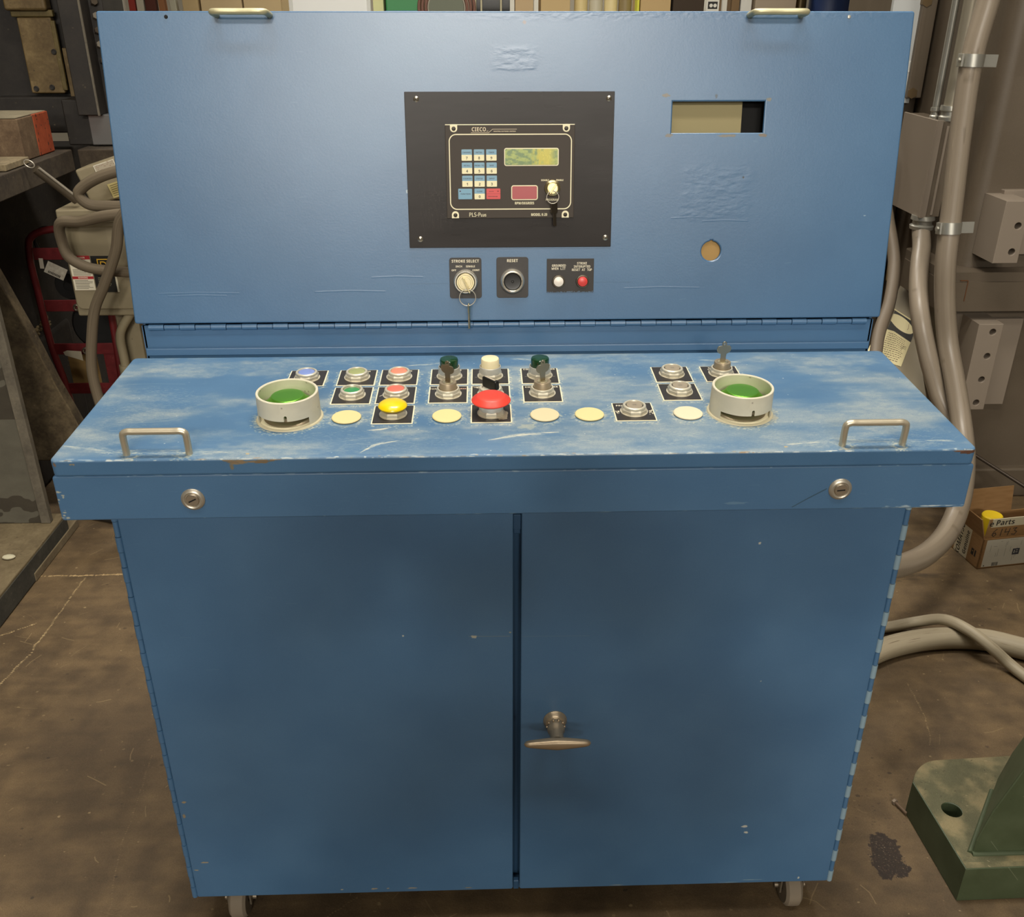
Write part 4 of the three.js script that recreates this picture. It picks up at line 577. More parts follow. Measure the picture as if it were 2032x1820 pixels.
{ // junction box
  const t = thing('junction_box', 'taupe steel junction box with a lipped cover, two conduits entering its top', 'electrical box', [1.434, 1.1, -2.115]);
  part(t, 'enclosure', box(0.06, 0.3, 0.25, 0.004, 0.008, 0, 0.002), taupe);
  part(t, 'cover', [box(0.008, 0.306, 0.256, -0.03, 0.008, 0, 0.0015), box(0.02, 0.306, 0.004, -0.022, 0.008, 0.127, 0.001), box(0.008, 0.28, 0.003, 0.006, 0.004, 0.1265, 0.001)], taupeLight);
  const conn = (r, h) => lathe([[r * 0.75, 0], [r * 1.25, 0], [r * 1.3, h * 0.25], [r * 1.05, h * 0.35], [r * 1.05, h * 0.6], [r * 1.3, h * 0.7], [r * 1.25, h], [r * 0.75, h]], 20);
  part(t, 'connector', conn(0.012, 0.035), galv, [-0.012, 0.158, 0.055]); part(t, 'connector', conn(0.024, 0.045), galv, [0.014, 0.158, 0.1]);
  part(t, 'connector', conn(0.03, 0.045), galv, [-0.004, -0.187, 0.095]);
}
const rigid = (name, label, pts, r, mat) => tag(part(scene, numbered(name), capTube(pts, r, 40, 16), mat), label, 'conduit');
rigid('steel_conduit', 'thin galvanised conduit rising from the top of the junction box', [[1.422, 1.27, -2.06], [1.422, 3.0, -2.06]], 0.011, galv);
rigid('steel_conduit', 'thicker galvanised conduit rising from the top of the junction box', [[1.448, 1.285, -2.015], [1.448, 3.0, -2.015]], 0.022, M('#9c9482', 0.4, 0.5));
const flexTex = tex(canvas(256, 1024, (x, y) => { const n = (fbm(x / 40, y / 60, 131, 4) - 0.5) * 26, s = vn(x / 3, y / 200, 133) > 0.93 ? -14 : 0; return [132 + n + s, 120 + n + s, 104 + n + s]; }, (g) => { for (let i = 0; i < 160; i++) chip(g, rnd() * 256, rnd() * 1024, rr(0.6, 3), rr(0.6, 4), rnd() < 0.6 ? '#5b4c39' : '#b7ab93', rr(0.2, 0.7)); }));
const flexMat = new THREE.MeshStandardMaterial({ map: flexTex, roughness: 0.36 });
{
  const c = tag(part(scene, numbered('flexible_conduit'), tube([[1.43, 0.91, -2.02], [1.415, 0.87, -1.96], [1.382, 0.83, -1.88], [1.351, 0.77, -1.79], [1.342, 0.698, -1.72], [1.367, 0.594, -1.68], [1.41, 0.472, -1.64], [1.445, 0.374, -1.58], [1.4, 0.36, -1.56], [1.3, 0.4, -1.44], [1.0, 0.4, -1.2], [0.5, 0.36, -0.88], [0.32, 0.36, -0.72], [0.3, 0.36, -0.62]], 0.029, 90, 16), flexMat), 'grey flexible conduit dropping from the bottom of the junction box', 'conduit');
  const d = thing('flexible_conduit', 'long grey flexible conduit strapped to the press frame, looping under the desk', 'conduit');
  const path = [[1.372, 1.9, -1.745], [1.368, 1.629, -1.745], [1.351, 1.463, -1.74], [1.356, 1.26, -1.73], [1.367, 1.032, -1.71], [1.371, 0.884, -1.69], [1.39, 0.759, -1.68], [1.416, 0.634, -1.66], [1.435, 0.522, -1.6], [1.44, 0.419, -1.52], [1.419, 0.345, -1.42], [1.366, 0.271, -1.3], [1.296, 0.227, -1.2], [1.197, 0.214, -1.1], [1.073, 0.236, -1.0], [0.895, 0.304, -0.88], [0.7, 0.36, -0.76], [0.6, 0.38, -0.7]];
  part(d, 'hose', tube(path, 0.031, 140, 16), flexMat);
  const cv = new THREE.CatmullRomCurve3(path.map((p) => V(...p)), false, 'centripetal');
  for (const yy of [1.452, 0.985]) {
    let best = 0; for (let i = 0; i <= 600; i++) if (Math.abs(cv.getPoint(i / 600).y - yy) < Math.abs(cv.getPoint(best).y - yy)) best = i / 600;
    const p = cv.getPoint(best), s = part(d, 'strap', [lathe([[0.0316, -0.017], [0.034, -0.017], [0.034, 0.017], [0.0316, 0.017]], 28), box(0.05, 0.034, 0.003, 0.056, 0, -0.012, 0.001), box(0.006, 0.034, 0.03, -0.036, 0, 0.008, 0.001)], galv, [p.x, p.y, p.z]);
    s.quaternion.setFromUnitVectors(V(0, -1, 0), cv.getTangent(best)); s.quaternion.multiply(new THREE.Quaternion().setFromAxisAngle(V(0, 0, 1), 0));
    part(s, 'clamp_screw', [rod([-0.046, 0, 0.012], [-0.022, 0, 0.012], 0.003, 8), crease(new THREE.CylinderGeometry(0.007, 0.007, 0.006, 6).rotateZ(PI / 2).translate(-0.044, 0, 0.012), 0.4)], galv);
  }
}
tag(part(scene, numbered('cable'), capTube([[1.36, 1.15, -2.21], [1.365, 0.987, -2.2], [1.375, 0.92, -2.17], [1.385, 0.79, -2.08], [1.337, 0.679, -1.95], [1.276, 0.606, -1.85], [1.211, 0.5, -1.7], [1.13, 0.3, -1.58], [1.05, 0.03, -1.45]], 0.021, 70, 12), M('#6d6152', 0.55)), 'brown grey cable hanging beside the right edge of the instrument panel', 'cable');
{
  tag(part(scene, numbered('rusty_bracket'), extrude(rrShape(0.022, 0.15, 0.01), 0.006, 0.0015), M('#8f7850', 0.75), [1.424, 0.757, -2.195], [0, 0.3, 0.08]), 'narrow tan metal strip hanging behind the cable beside the panel', 'bracket');
  const t = thing('sloped_cover', 'tan sheet metal cover sloping down behind the desk, carrying a printed card', 'machine cover');
  part(t, 'sheet', slab([[1.463, 0.691, -2.158], [1.27, 0.382, -1.959], [1.43, 0.366, -1.706], [1.474, 0.66, -2.1]], 0.012), M('#94886f', 0.5));
  part(t, 'support', [box(0.03, 0.36, 0.03, 1.34, 0.18, -1.95), box(0.03, 0.6, 0.03, 1.45, 0.3, -2.16)], taupe);
  const lt = tex(canvas(512, 640, '#e6d9a6', (g) => {
    g.fillStyle = '#26221b'; g.fillRect(0, 18, 512, 262); g.fillStyle = '#ecdfae'; g.beginPath(); g.ellipse(290, 130, 205, 88, 0.06, 0, 7); g.fill();
    g.fillStyle = '#8b7d5a'; g.globalAlpha = 0.6; g.fillRect(100, 18, 26, 622); g.globalAlpha = 1; g.strokeStyle = '#7a4636'; g.lineWidth = 5; g.beginPath(); g.moveTo(395, 70); g.lineTo(410, 130); g.lineTo(402, 160); g.stroke();
    g.fillStyle = '#6f5a3b'; for (let i = 0; i < 13; i++) for (let x = 165; x < 440;) { const w = rr(8, 34); g.fillRect(x, 310 + i * 24, w, 8); x += w + rr(5, 12); } for (let i = 0; i < 4; i++) for (let k = 0; k < 3; k++) g.fillRect(30 + k * 14, 310 + i * 80, 10, 18);
    g.strokeStyle = '#57452c'; g.lineWidth = 4; for (let k = 0; k < 3; k++) { g.beginPath(); for (let x = 0; x < 90; x += 6) { const yy = 380 + k * 18 + Math.sin(x / 14) * 9; x ? g.lineTo(400 + x, yy) : g.moveTo(400, yy); } g.stroke(); }
  }));
  const n = [-0.6071, 0.6659, 0.4336].map((k) => k * 0.002), q = (p) => p.map((k, i) => k + n[i]);
  part(t, 'warning_card', slab([q([1.413, 0.618, -2.12]), q([1.317, 0.464, -2.018]), q([1.398, 0.463, -1.902]), q([1.471, 0.588, -1.992])], 0.0012, true), new THREE.MeshStandardMaterial({ map: lt, roughness: 0.6 }), null, null, 'cream card with a black band around an oval');
}
// floor hoses
const hoseTex = tex(canvas(256, 512, (x, y) => { const n = (fbm(x / 50, y / 40, 141, 4) - 0.5) * 40; return [158 + n, 146 + n, 122 + n]; }, (g) => { for (let i = 0; i < 120; i++) chip(g, rnd() * 256, rnd() * 512, rr(0.8, 5), rr(0.8, 4), rnd() < 0.7 ? '#5d4c38' : '#b9ad95', rr(0.15, 0.6)); }));
const hoseMat = new THREE.MeshStandardMaterial({ map: hoseTex, roughness: 0.55 });
tag(part(scene, numbered('floor_hose'), tube([[0.5, 0.03, -0.7], [0.78, 0.03, -0.79], [0.926, 0.03, -0.855], [1.032, 0.03, -0.91], [1.142, 0.03, -0.942], [1.243, 0.03, -0.948], [1.321, 0.03, -0.936], [1.4, 0.03, -0.896], [1.5, 0.03, -0.84], [1.75, 0.03, -0.74], [2.3, 0.03, -0.7]], 0.03, 110, 16), hoseMat), 'thick pale hose lying on the floor, the lower of the two', 'hose');
tag(part(scene, numbered('floor_hose'), tube([[0.5, 0.016, -0.93], [0.85, 0.016, -0.995], [0.986, 0.016, -1.01], [1.076, 0.016, -1.02], [1.165, 0.03, -1.025], [1.215, 0.066, -0.985], [1.25, 0.078, -0.92], [1.29, 0.06, -0.87], [1.33, 0.028, -0.845], [1.356, 0.016, -0.803], [1.4, 0.016, -0.7], [1.5, 0.016, -0.5], [1.8, 0.016, -0.1]], 0.0155, 110, 12), hoseMat), 'thin pale hose crossing over the thick one on the floor', 'hose');
// cardboard box
{
  const t = thing('cardboard_box', 'open cardboard parts box with 6143 written by hand, on the floor', 'box', [1.49, 0, -1.332], 8.5 * PI / 180);
  const W = 0.33, D = 0.156, H = 0.108, card = (x, y) => { const n = (fbm(x / 30, y / 4, 151, 3) - 0.5) * 16; return [134 + n, 100 + n, 60 + n]; };
  const cm = new THREE.MeshStandardMaterial({ map: tex(canvas(128, 128, card)), roughness: 0.8 });
  part(t, 'carton', [box(W, 0.004, D, W / 2, 0.002, -D / 2), box(W, H, 0.004, W / 2, H / 2, -D + 0.002), box(0.004, H, D, W - 0.002, H / 2, -D / 2)].map((g) => uvBox(g, 0.2)), cm);
  const ft = tex(canvas(660, 216, card, (g) => {
    g.fillStyle = '#b9b3a2'; g.fillRect(26, 8, 512, 196); g.fillStyle = '#3c3a35'; for (let i = 0; i < 26; i++) { const x = rr(60, 500), v = rnd() < 0.75; g.globalAlpha = 0.5; if (v) g.fillRect(x, rr(20, 120), 2, rr(20, 70)); else g.fillRect(x, rr(14, 60), rr(10, 40), 2); } g.globalAlpha = 1;
    g.fillStyle = '#2b2d36'; g.fillRect(222, 88, 48, 44); g.fillStyle = '#b9b3a2'; g.fillRect(232, 98, 6, 24); g.fillRect(244, 98, 16, 5); g.fillRect(244, 112, 16, 5);
    g.fillStyle = '#2a2823'; g.fillRect(40, 190, 6, 10); for (let i = 0; i < 18; i++) g.fillRect(96 + i * 2.4, 176, rr(0.8, 2), 26);
  }));
  part(t, 'front_wall', uvBy(box(W, H, 0.004, W / 2, H / 2, -0.002), 0, 1, 0, 0, W, H), new THREE.MeshStandardMaterial({ map: ft, roughness: 0.75 }));
  const lt = tex(canvas(312, 216, card, (g) => { // seen from the left: u runs from the far corner to the near one
    g.fillStyle = '#b9ae93'; g.fillRect(64, 0, 132, 216); g.fillStyle = '#17140f'; g.save(); g.translate(118, 212); g.rotate(-PI / 2); g.font = 'italic bold 54px sans-serif'; g.textBaseline = 'middle'; g.fillText('KOMATSU', -20, -16, 236); g.font = 'bold 42px sans-serif'; g.fillText('Genuine', 22, 46, 178); g.restore();
    g.fillStyle = '#1c1711'; g.fillRect(226, 106, 24, 44); g.fillRect(258, 106, 14, 44); g.fillStyle = '#8a673b'; g.fillRect(232, 120, 12, 6); g.fillStyle = '#191510'; g.fillRect(30, 40, 16, 26); g.fillRect(36, 84, 10, 12);
  }));
  part(t, 'side_wall', uvBy(box(0.004, H, D, 0.002, H / 2, -D / 2), 2, 1, -D, 0, D, H), new THREE.MeshStandardMaterial({ map: lt, roughness: 0.75 }));
  const pt = tex(canvas(660, 150, card, (g) => { g.fillStyle = '#b3a98e'; g.fillRect(20, 0, 640, 66); g.fillStyle = '#1a1712'; g.font = 'bold 54px sans-serif'; g.textBaseline = 'middle'; g.fillText('e', 4, 38); g.fillText('Parts', 46, 34, 130); g.beginPath(); g.moveTo(292, 50); g.lineTo(330, 12); g.lineTo(350, 12); g.lineTo(340, 34); g.lineTo(360, 56); g.lineTo(330, 40); g.fill(); g.strokeStyle = '#2c231a'; g.lineWidth = 5.5; g.lineCap = 'round'; g.lineJoin = 'round'; const ln = (...p) => { g.beginPath(); p.forEach((q, i) => (i ? g.lineTo(q[0] * 0.86 - 26, q[1]) : g.moveTo(q[0] * 0.86 - 26, q[1]))); g.stroke(); }; ln([108, 82], [88, 100], [80, 122], [96, 134], [112, 122], [102, 108], [86, 116]); ln([150, 84], [148, 132]); ln([182, 84], [178, 110], [214, 106]); ln([214, 84], [206, 134]); ln([240, 86], [266, 82], [252, 102], [274, 112], [262, 132], [236, 128]); }));
  part(t, 'flap', uvBy(box(W, 0.072, 0.003, 0, 0.036, 0), 0, 1, -W / 2, 0, W, 0.075), new THREE.MeshStandardMaterial({ map: pt, roughness: 0.75 }), [W / 2 + 0.002, H, -0.003], [0.06, 0, 0], 'upright front flap with a printed band');
  part(t, 'flap', uvBox(box(0.003, 0.075, D - 0.004, 0, 0.0375, 0), 0.2), cm, [0.002, H, -D / 2], [0, 0, 0.32]);
  part(t, 'flap', uvBox(box(0.2, 0.085, 0.003, 0, 0.0425, 0), 0.2), cm, [0.102, H, -D + 0.002], [-0.16, 0, 0]);
  part(t, 'flap', uvBox(box(0.003, 0.075, D - 0.01, 0, 0.0375, 0), 0.2), cm, [W - 0.002, H, -D / 2], [0, 0, -0.1]);
  const y = thing('tape_roll', 'yellow cylinder standing in the corner of the open cardboard box', 'cylinder', [1.532, 0.005, -1.388]);
  part(y, 'cylinder_body', lathe([[0, 0], [0.03, 0], [0.031, 0.002], [0.031, 0.156], [0.028, 0.16], [0, 0.16]], 32), M('#d9b820', 0.45));
  const r = thing('steel_rod', 'dark steel rod leaning from the cardboard box against the foot of the press frame', 'rod');
  part(r, 'shaft', rod([1.62, 0.2125, -1.716], [1.783, 0.1495, -1.43], 0.0055, 12), M('#4b4239', 0.5, 0.7));
  part(r, 'shaft_tip', rod([1.617, 0.2137, -1.722], [1.62, 0.2125, -1.716], 0.0062, 12), M('#8c8375', 0.4, 0.8));
}
// green machine foot, bolt
{
  const greenTex = tex(canvas(512, 512, (x, y) => { const n = (fbm(x / 70, y / 70, 161, 4) - 0.5) * 18, f = (hash(x, y, 6) - 0.5) * 6; return [66 + n + f, 76 + n + f, 52 + n + f]; }, (g) => { for (let i = 0; i < 120; i++) chip(g, rnd() * 512, rnd() * 512, rr(0.8, 4), rr(0.6, 2), rnd() < 0.6 ? '#2c2d20' : '#7d7a5c', rr(0.2, 0.7)); scratch(g, [[60, 300], [150, 420]], 1.5, '#8d9078', 0.6); }));
  const topTex = tex(canvas(1024, 1024, (x, y) => { const n = fbm(x / 50, y / 50, 163, 5), f = (hash(x, y, 7) - 0.5) * 14; const c = mix([86, 84, 60], [128, 116, 84], sst(0.3, 0.7, n)); return [c[0] + f, c[1] + f, c[2] + f]; }, (g) => { for (let i = 0; i < 1500; i++) { const x = rnd() * 1024, yy = rnd() * 1024; scratch(g, [[x, yy], [x + rr(-6, 6), yy + rr(-4, 4)]], rr(0.7, 1.8), rnd() < 0.65 ? '#302a1d' : '#a79a78', rr(0.2, 0.8)); } }));
  const t = thing('machine_foot', 'green cast machine foot with a bolt hole and a raised web, at the lower right', 'machine', [0.9, 0, -0.16]);
  const s = new THREE.Shape(); s.moveTo(0.876, 0.147); s.lineTo(1.75, 0.16); s.lineTo(1.75, 0.47); s.lineTo(0.95, 0.432); s.quadraticCurveTo(0.9, 0.432, 0.866, 0.372); s.closePath();
  const hp = new THREE.Path(); hp.absarc(0.914, 0.292, 0.021, 0, 2 * PI, true); s.holes.push(hp);
  const ge = extrude(s, 0.086, 0.002, 2, 16).rotateX(-PI / 2).translate(-0.9, 0.002, 0.16);
  const fmat = new THREE.MeshStandardMaterial({ map: greenTex, roughness: 0.5 });
  part(t, 'base_plate', uvBox(ge, 0.3), fmat);
  const s2 = s.clone(); const gt = extrude(s2, 0.0012).rotateX(-PI / 2).translate(-0.9, 0.0895, 0.16);
  part(t, 'dusty_top', uvBox(gt.translate(0.05, 0, 0), 0.95).translate(-0.05, 0, 0), new THREE.MeshStandardMaterial({ map: topTex, roughness: 0.8 }), [0.002, 0, -0.002], null, 'dusty olive top face');
  part(t, 'bolt_hole', cyl(0.0215, 0.0215, 0.01, 24, 0.014, 0.03, -0.132), hole);
  const w = polyShape([[0.006, 0.086], [0.006, 0.13], [0.02, 0.2], [0.075, 0.37], [0.2, 0.6], [0.8, 0.7], [0.8, 0.086]]);
  const wg = extrude(w, 0.152, 0.004, 2).translate(0, 0, -0.178), wp = wg.attributes.position; for (let i = 0; i < wp.count; i++) wp.setX(i, wp.getX(i) - (wp.getZ(i) + 0.024) * 0.78);
  wg.computeVertexNormals(); part(t, 'web', uvBox(wg, 0.3), fmat);
  part(t, 'weld_fillet', [rod([0.004, 0.09, -0.022], [0.8, 0.09, -0.022], 0.007, 8), rod([0.002, 0.09, -0.024], [0.125, 0.09, -0.182], 0.006, 8)], fmat);
  const b = thing('loose_bolt', 'small rusty bolt lying on the floor against the green machine foot', 'bolt', [0.853, 0.006, -0.398], 0.35);
  part(b, 'shank', rod([0, 0, 0], [0, 0, 0.036], 0.0035, 10), M('#6d5a48', 0.7, 0.4)); part(b, 'head', crease(new THREE.CylinderGeometry(0.0068, 0.0068, 0.006, 6).rotateX(PI / 2), 0.4), M('#8b7d6c', 0.6, 0.5));
}

// ------------------------------------------------------------------ left: old press with its bed, safety switch, hand truck
const grime = (base, s, amt = 30) => canvas(512, 512, (x, y) => { const n = fbm(x / 60, y / 60, s, 5), m = fbm(x / 9, y / 9, s + 3, 3), f = (hash(x, y, s) - 0.5) * 10; const k = (n - 0.5) * amt * 2 + (m - 0.5) * amt; return [base[0] + k + f, base[1] + k * 0.95 + f, base[2] + k * 0.8 + f]; }, (g) => { for (let i = 0; i < 140; i++) chip(g, rnd() * 512, rnd() * 512, rr(0.8, 5), rr(0.8, 4), rnd() < 0.6 ? '#1d1711' : '#8a785a', rr(0.1, 0.5)); });
const gm = (base, s, amt, rough = 0.8) => new THREE.MeshStandardMaterial({ map: tex(grime(base, s, amt)), roughness: rough });
const brownIron = gm([32, 27, 22], 171, 9, 0.6), dirtIron = gm([54, 44, 31], 173, 20, 0.9), wornTan = gm([98, 80, 48], 175, 24, 0.6), oldGrey = gm([96, 89, 76], 177, 18, 0.75), greyGreen = gm([74, 71, 62], 179, 16, 0.8);  // iron tones set darker than their own to carry dimming towards the view edge
{
  const t = thing('old_press', 'dark grimy old press with a worn tan slide, left of the console', 'machine', [-1.7, 0, -2.3]);
  const O = (g) => uvBox(g.translate(1.7, 0, 2.3), 0.45), P = (n, g, m, l) => part(t, n, O(Array.isArray(g) ? G(g) : g), m, null, null, l);
  P('column', [box(0.072, 1.9, 0.3, -1.374, 2.2, -2.45, 0.004), box(0.05, 1.9, 0.2, -1.318, 2.2, -2.48, 0.003)], brownIron);
  P('column_edge', box(0.006, 1.9, 0.006, -1.3385, 2.2, -2.299), oldGrey);
  for (const [x, y, k] of [[-1.318, 1.595, 0], [-1.32, 1.553, 1], [-1.322, 1.509, 0], [-1.324, 1.466, 1], [-1.321, 1.416, 0], [-1.317, 1.394, 1], [-1.32, 1.68, 0], [-1.32, 1.78, 1]]) P('bolt', crease(new THREE.CylinderGeometry(0.011, 0.011, 0.03, 6).rotateX(PI / 2 - 0.25).rotateY(0.5).translate(x, y, -2.375), 0.4), k ? oldGrey : dirtIron);
  P('slide_body', [box(1.2, 1.4, 0.5, -2.03, 1.98, -2.72, 0.01), box(0.3, 0.12, 0.4, -1.58, 1.24, -2.62, 0.006)], brownIron);
  P('slide_plate', [box(0.115, 0.24, 0.03, -1.547, 1.43, -2.44, 0.006), box(0.03, 0.17, 0.03, -1.462, 1.37, -2.45, 0.004), box(0.14, 0.2, 0.05, -1.56, 1.67, -2.43, 0.01)], wornTan, 'worn tan slide plate');
  P('slide_trim', [box(0.14, 0.022, 0.02, -1.55, 1.562, -2.435, 0.004), box(0.016, 0.22, 0.012, -1.487, 1.43, -2.43, 0.003)], gm([92, 78, 40], 181, 20, 0.6));
  for (const [x, y] of [[-1.5, 1.443], [-1.585, 1.326], [-1.53, 1.33]]) P('bolt', [new THREE.TorusGeometry(0.007, 0.0025, 8, 18).translate(x, y, -2.424), cyl(0.005, 0.005, 0.004, 12).rotateX(PI / 2).translate(x, y, -2.424)], brownIron);
  P('die_holder', [box(0.11, 0.15, 0.3, -1.425, 1.222, -2.5, 0.006), box(0.02, 0.16, 0.1, -1.385, 1.225, -2.4, 0.003)], brownIron);
  P('gib_plate', box(0.085, 0.1, 0.05, -1.35, 1.2, -2.36, 0.003), M('#8b8a88', 0.32, 0.75), 'shiny bare steel gib');
  P('bolster', box(1.3, 0.07, 0.78, -2.083, 1.113, -1.86, 0.004), dirtIron); P('bolster_bracket', box(0.17, 0.062, 0.2, -1.335, 1.114, -2.36, 0.004), dirtIron);
  P('crown', [box(2.0, 1.1, 2.2, -2.3, 2.95, -2.3, 0.02)], brownIron);
  P('bed', [box(1.0, 1.08, 1.2, -2.16, 0.54, -2.4, 0.01), box(0.5, 0.5, 0.5, -1.9, 0.25, -2.2, 0.02)], gm([32, 26, 19], 183, 12, 0.95));
  P('gusset', extrude(polyShape([[-1.6, 1.0], [-1.542, 0.817], [-1.488, 0.644], [-1.444, 0.481], [-1.404, 0.355], [-1.372, 0.25], [-1.4, 0.2], [-1.9, 0.2], [-1.9, 1.0]]), 0.04, 0.004, 2).translate(0, 0, -1.83), gm([74, 62, 42], 185, 30, 0.95), 'grimy slanted gusset plate');
  P('upright_flange', [box(0.03, 0.96, 0.022, -1.4665, 0.565, -1.573, 0.002)], oldGrey, 'grey upright flange with chipped paint');
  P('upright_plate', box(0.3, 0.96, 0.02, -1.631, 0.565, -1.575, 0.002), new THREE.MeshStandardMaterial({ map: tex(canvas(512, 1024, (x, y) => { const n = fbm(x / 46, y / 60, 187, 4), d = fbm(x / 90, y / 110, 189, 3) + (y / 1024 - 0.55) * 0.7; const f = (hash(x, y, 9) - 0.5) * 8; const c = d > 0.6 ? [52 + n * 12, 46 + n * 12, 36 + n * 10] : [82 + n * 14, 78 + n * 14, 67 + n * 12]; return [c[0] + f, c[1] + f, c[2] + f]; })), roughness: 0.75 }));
  P('base_plate', [box(1.0, 0.084, 1.3, -1.93, 0.042, -0.98, 0.004)], gm([112, 98, 72], 191, 18, 0.9));
  P('floor_slab', [box(0.9, 0.03, 0.34, -1.875, 0.015, -1.52, 0.004)], gm([116, 102, 78], 193, 16, 0.9));
  P('base_plate_side', box(0.004, 0.07, 1.28, -1.4295, 0.04, -0.98), gm([62, 60, 52], 195, 16, 0.8));
}
{ // crumbs of dried sludge on the bed ledge
  const g = []; for (let i = 0; i < 900; i++) { const a = rr(0.004, 0.014), x = rr(-1.72, -1.66), z = rr(-2.3, -1.97); g.push(new THREE.IcosahedronGeometry(a, 0).scale(1, rr(0.5, 0.9), 1).rotateY(rnd() * 6).translate(x, 0.5 + a * 1.06 + rr(0, 0.06) * Math.max(0, 1 - Math.abs(x + 1.69) * 14), z)); }
  const m = part(scene, 'sludge_crumbs', g, gm([120, 104, 74], 197, 24, 0.95)); m.userData = { kind: 'stuff', label: 'pale dried crumbs heaped on the ledge of the old press', category: 'crumbs' };
}
{
  const o = thing('die_block', 'orange painted steel block with a dusty top on the old press', 'block', [-1.6, 1.149, -2.09]);
  const om = new THREE.MeshStandardMaterial({ map: tex(canvas(256, 256, (x, y) => { const n = (fbm(x / 30, y / 30, 201, 4) - 0.5) * 34; return [150 + n, 66 + n * 0.7, 34 + n * 0.5]; }, (g) => { for (let i = 0; i < 26; i++) chip(g, rnd() * 256, rnd() * 256, rr(2, 9), rr(3, 14), '#2a1a12', 0.85); scratch(g, [[128, 0], [124, 256]], 2, '#4a2718', 0.8); })), roughness: 0.7 });
  part(o, 'block_body', uvBox(box(0.25, 0.125, 0.11, 0.005, 0.0625, 0.055, 0.004), 0.2), gm([98, 78, 56], 203, 20, 0.8));
  part(o, 'painted_end', uvBox(box(0.25, 0.127, 0.115, 0.006, 0.0635, -0.057, 0.004), 0.14), om, null, null, 'orange painted end of the block');
  part(o, 'dust_layer', uvBox(box(0.244, 0.002, 0.22, 0.003, 0.1275, -0.001), 0.3), gm([138, 128, 104], 205, 14, 0.95));
  const b = thing('tie_bar', 'dirty flat steel bar lying on the bolster in front of the orange block', 'bar', [-1.53, 1.1495, -1.86]);
  part(b, 'bar_body', uvBox(box(0.18, 0.02, 0.16, 0, 0.01, 0, 0.003), 0.2), gm([122, 108, 82], 207, 26, 0.95));
}
{
  const t = thing('lever_bar', 'dark steel tommy bar with a wire ring, leaning on the switch box', 'bar');
  part(t, 'grip', rod([-1.398, 1.142, -1.875], [-1.318, 1.036, -1.935], 0.0135, 14), M('#5a5042', 0.5, 0.5)); part(t, 'edge_strip', rod([-1.384, 1.146, -1.868], [-1.31, 1.045, -1.926], 0.0035, 8), steel);
  part(t, 'wire_ring', new THREE.TorusGeometry(0.0155, 0.002, 8, 24).scale(1, 0.65, 1).rotateZ(-0.5).translate(-1.411, 1.158, -1.87), steel);
}
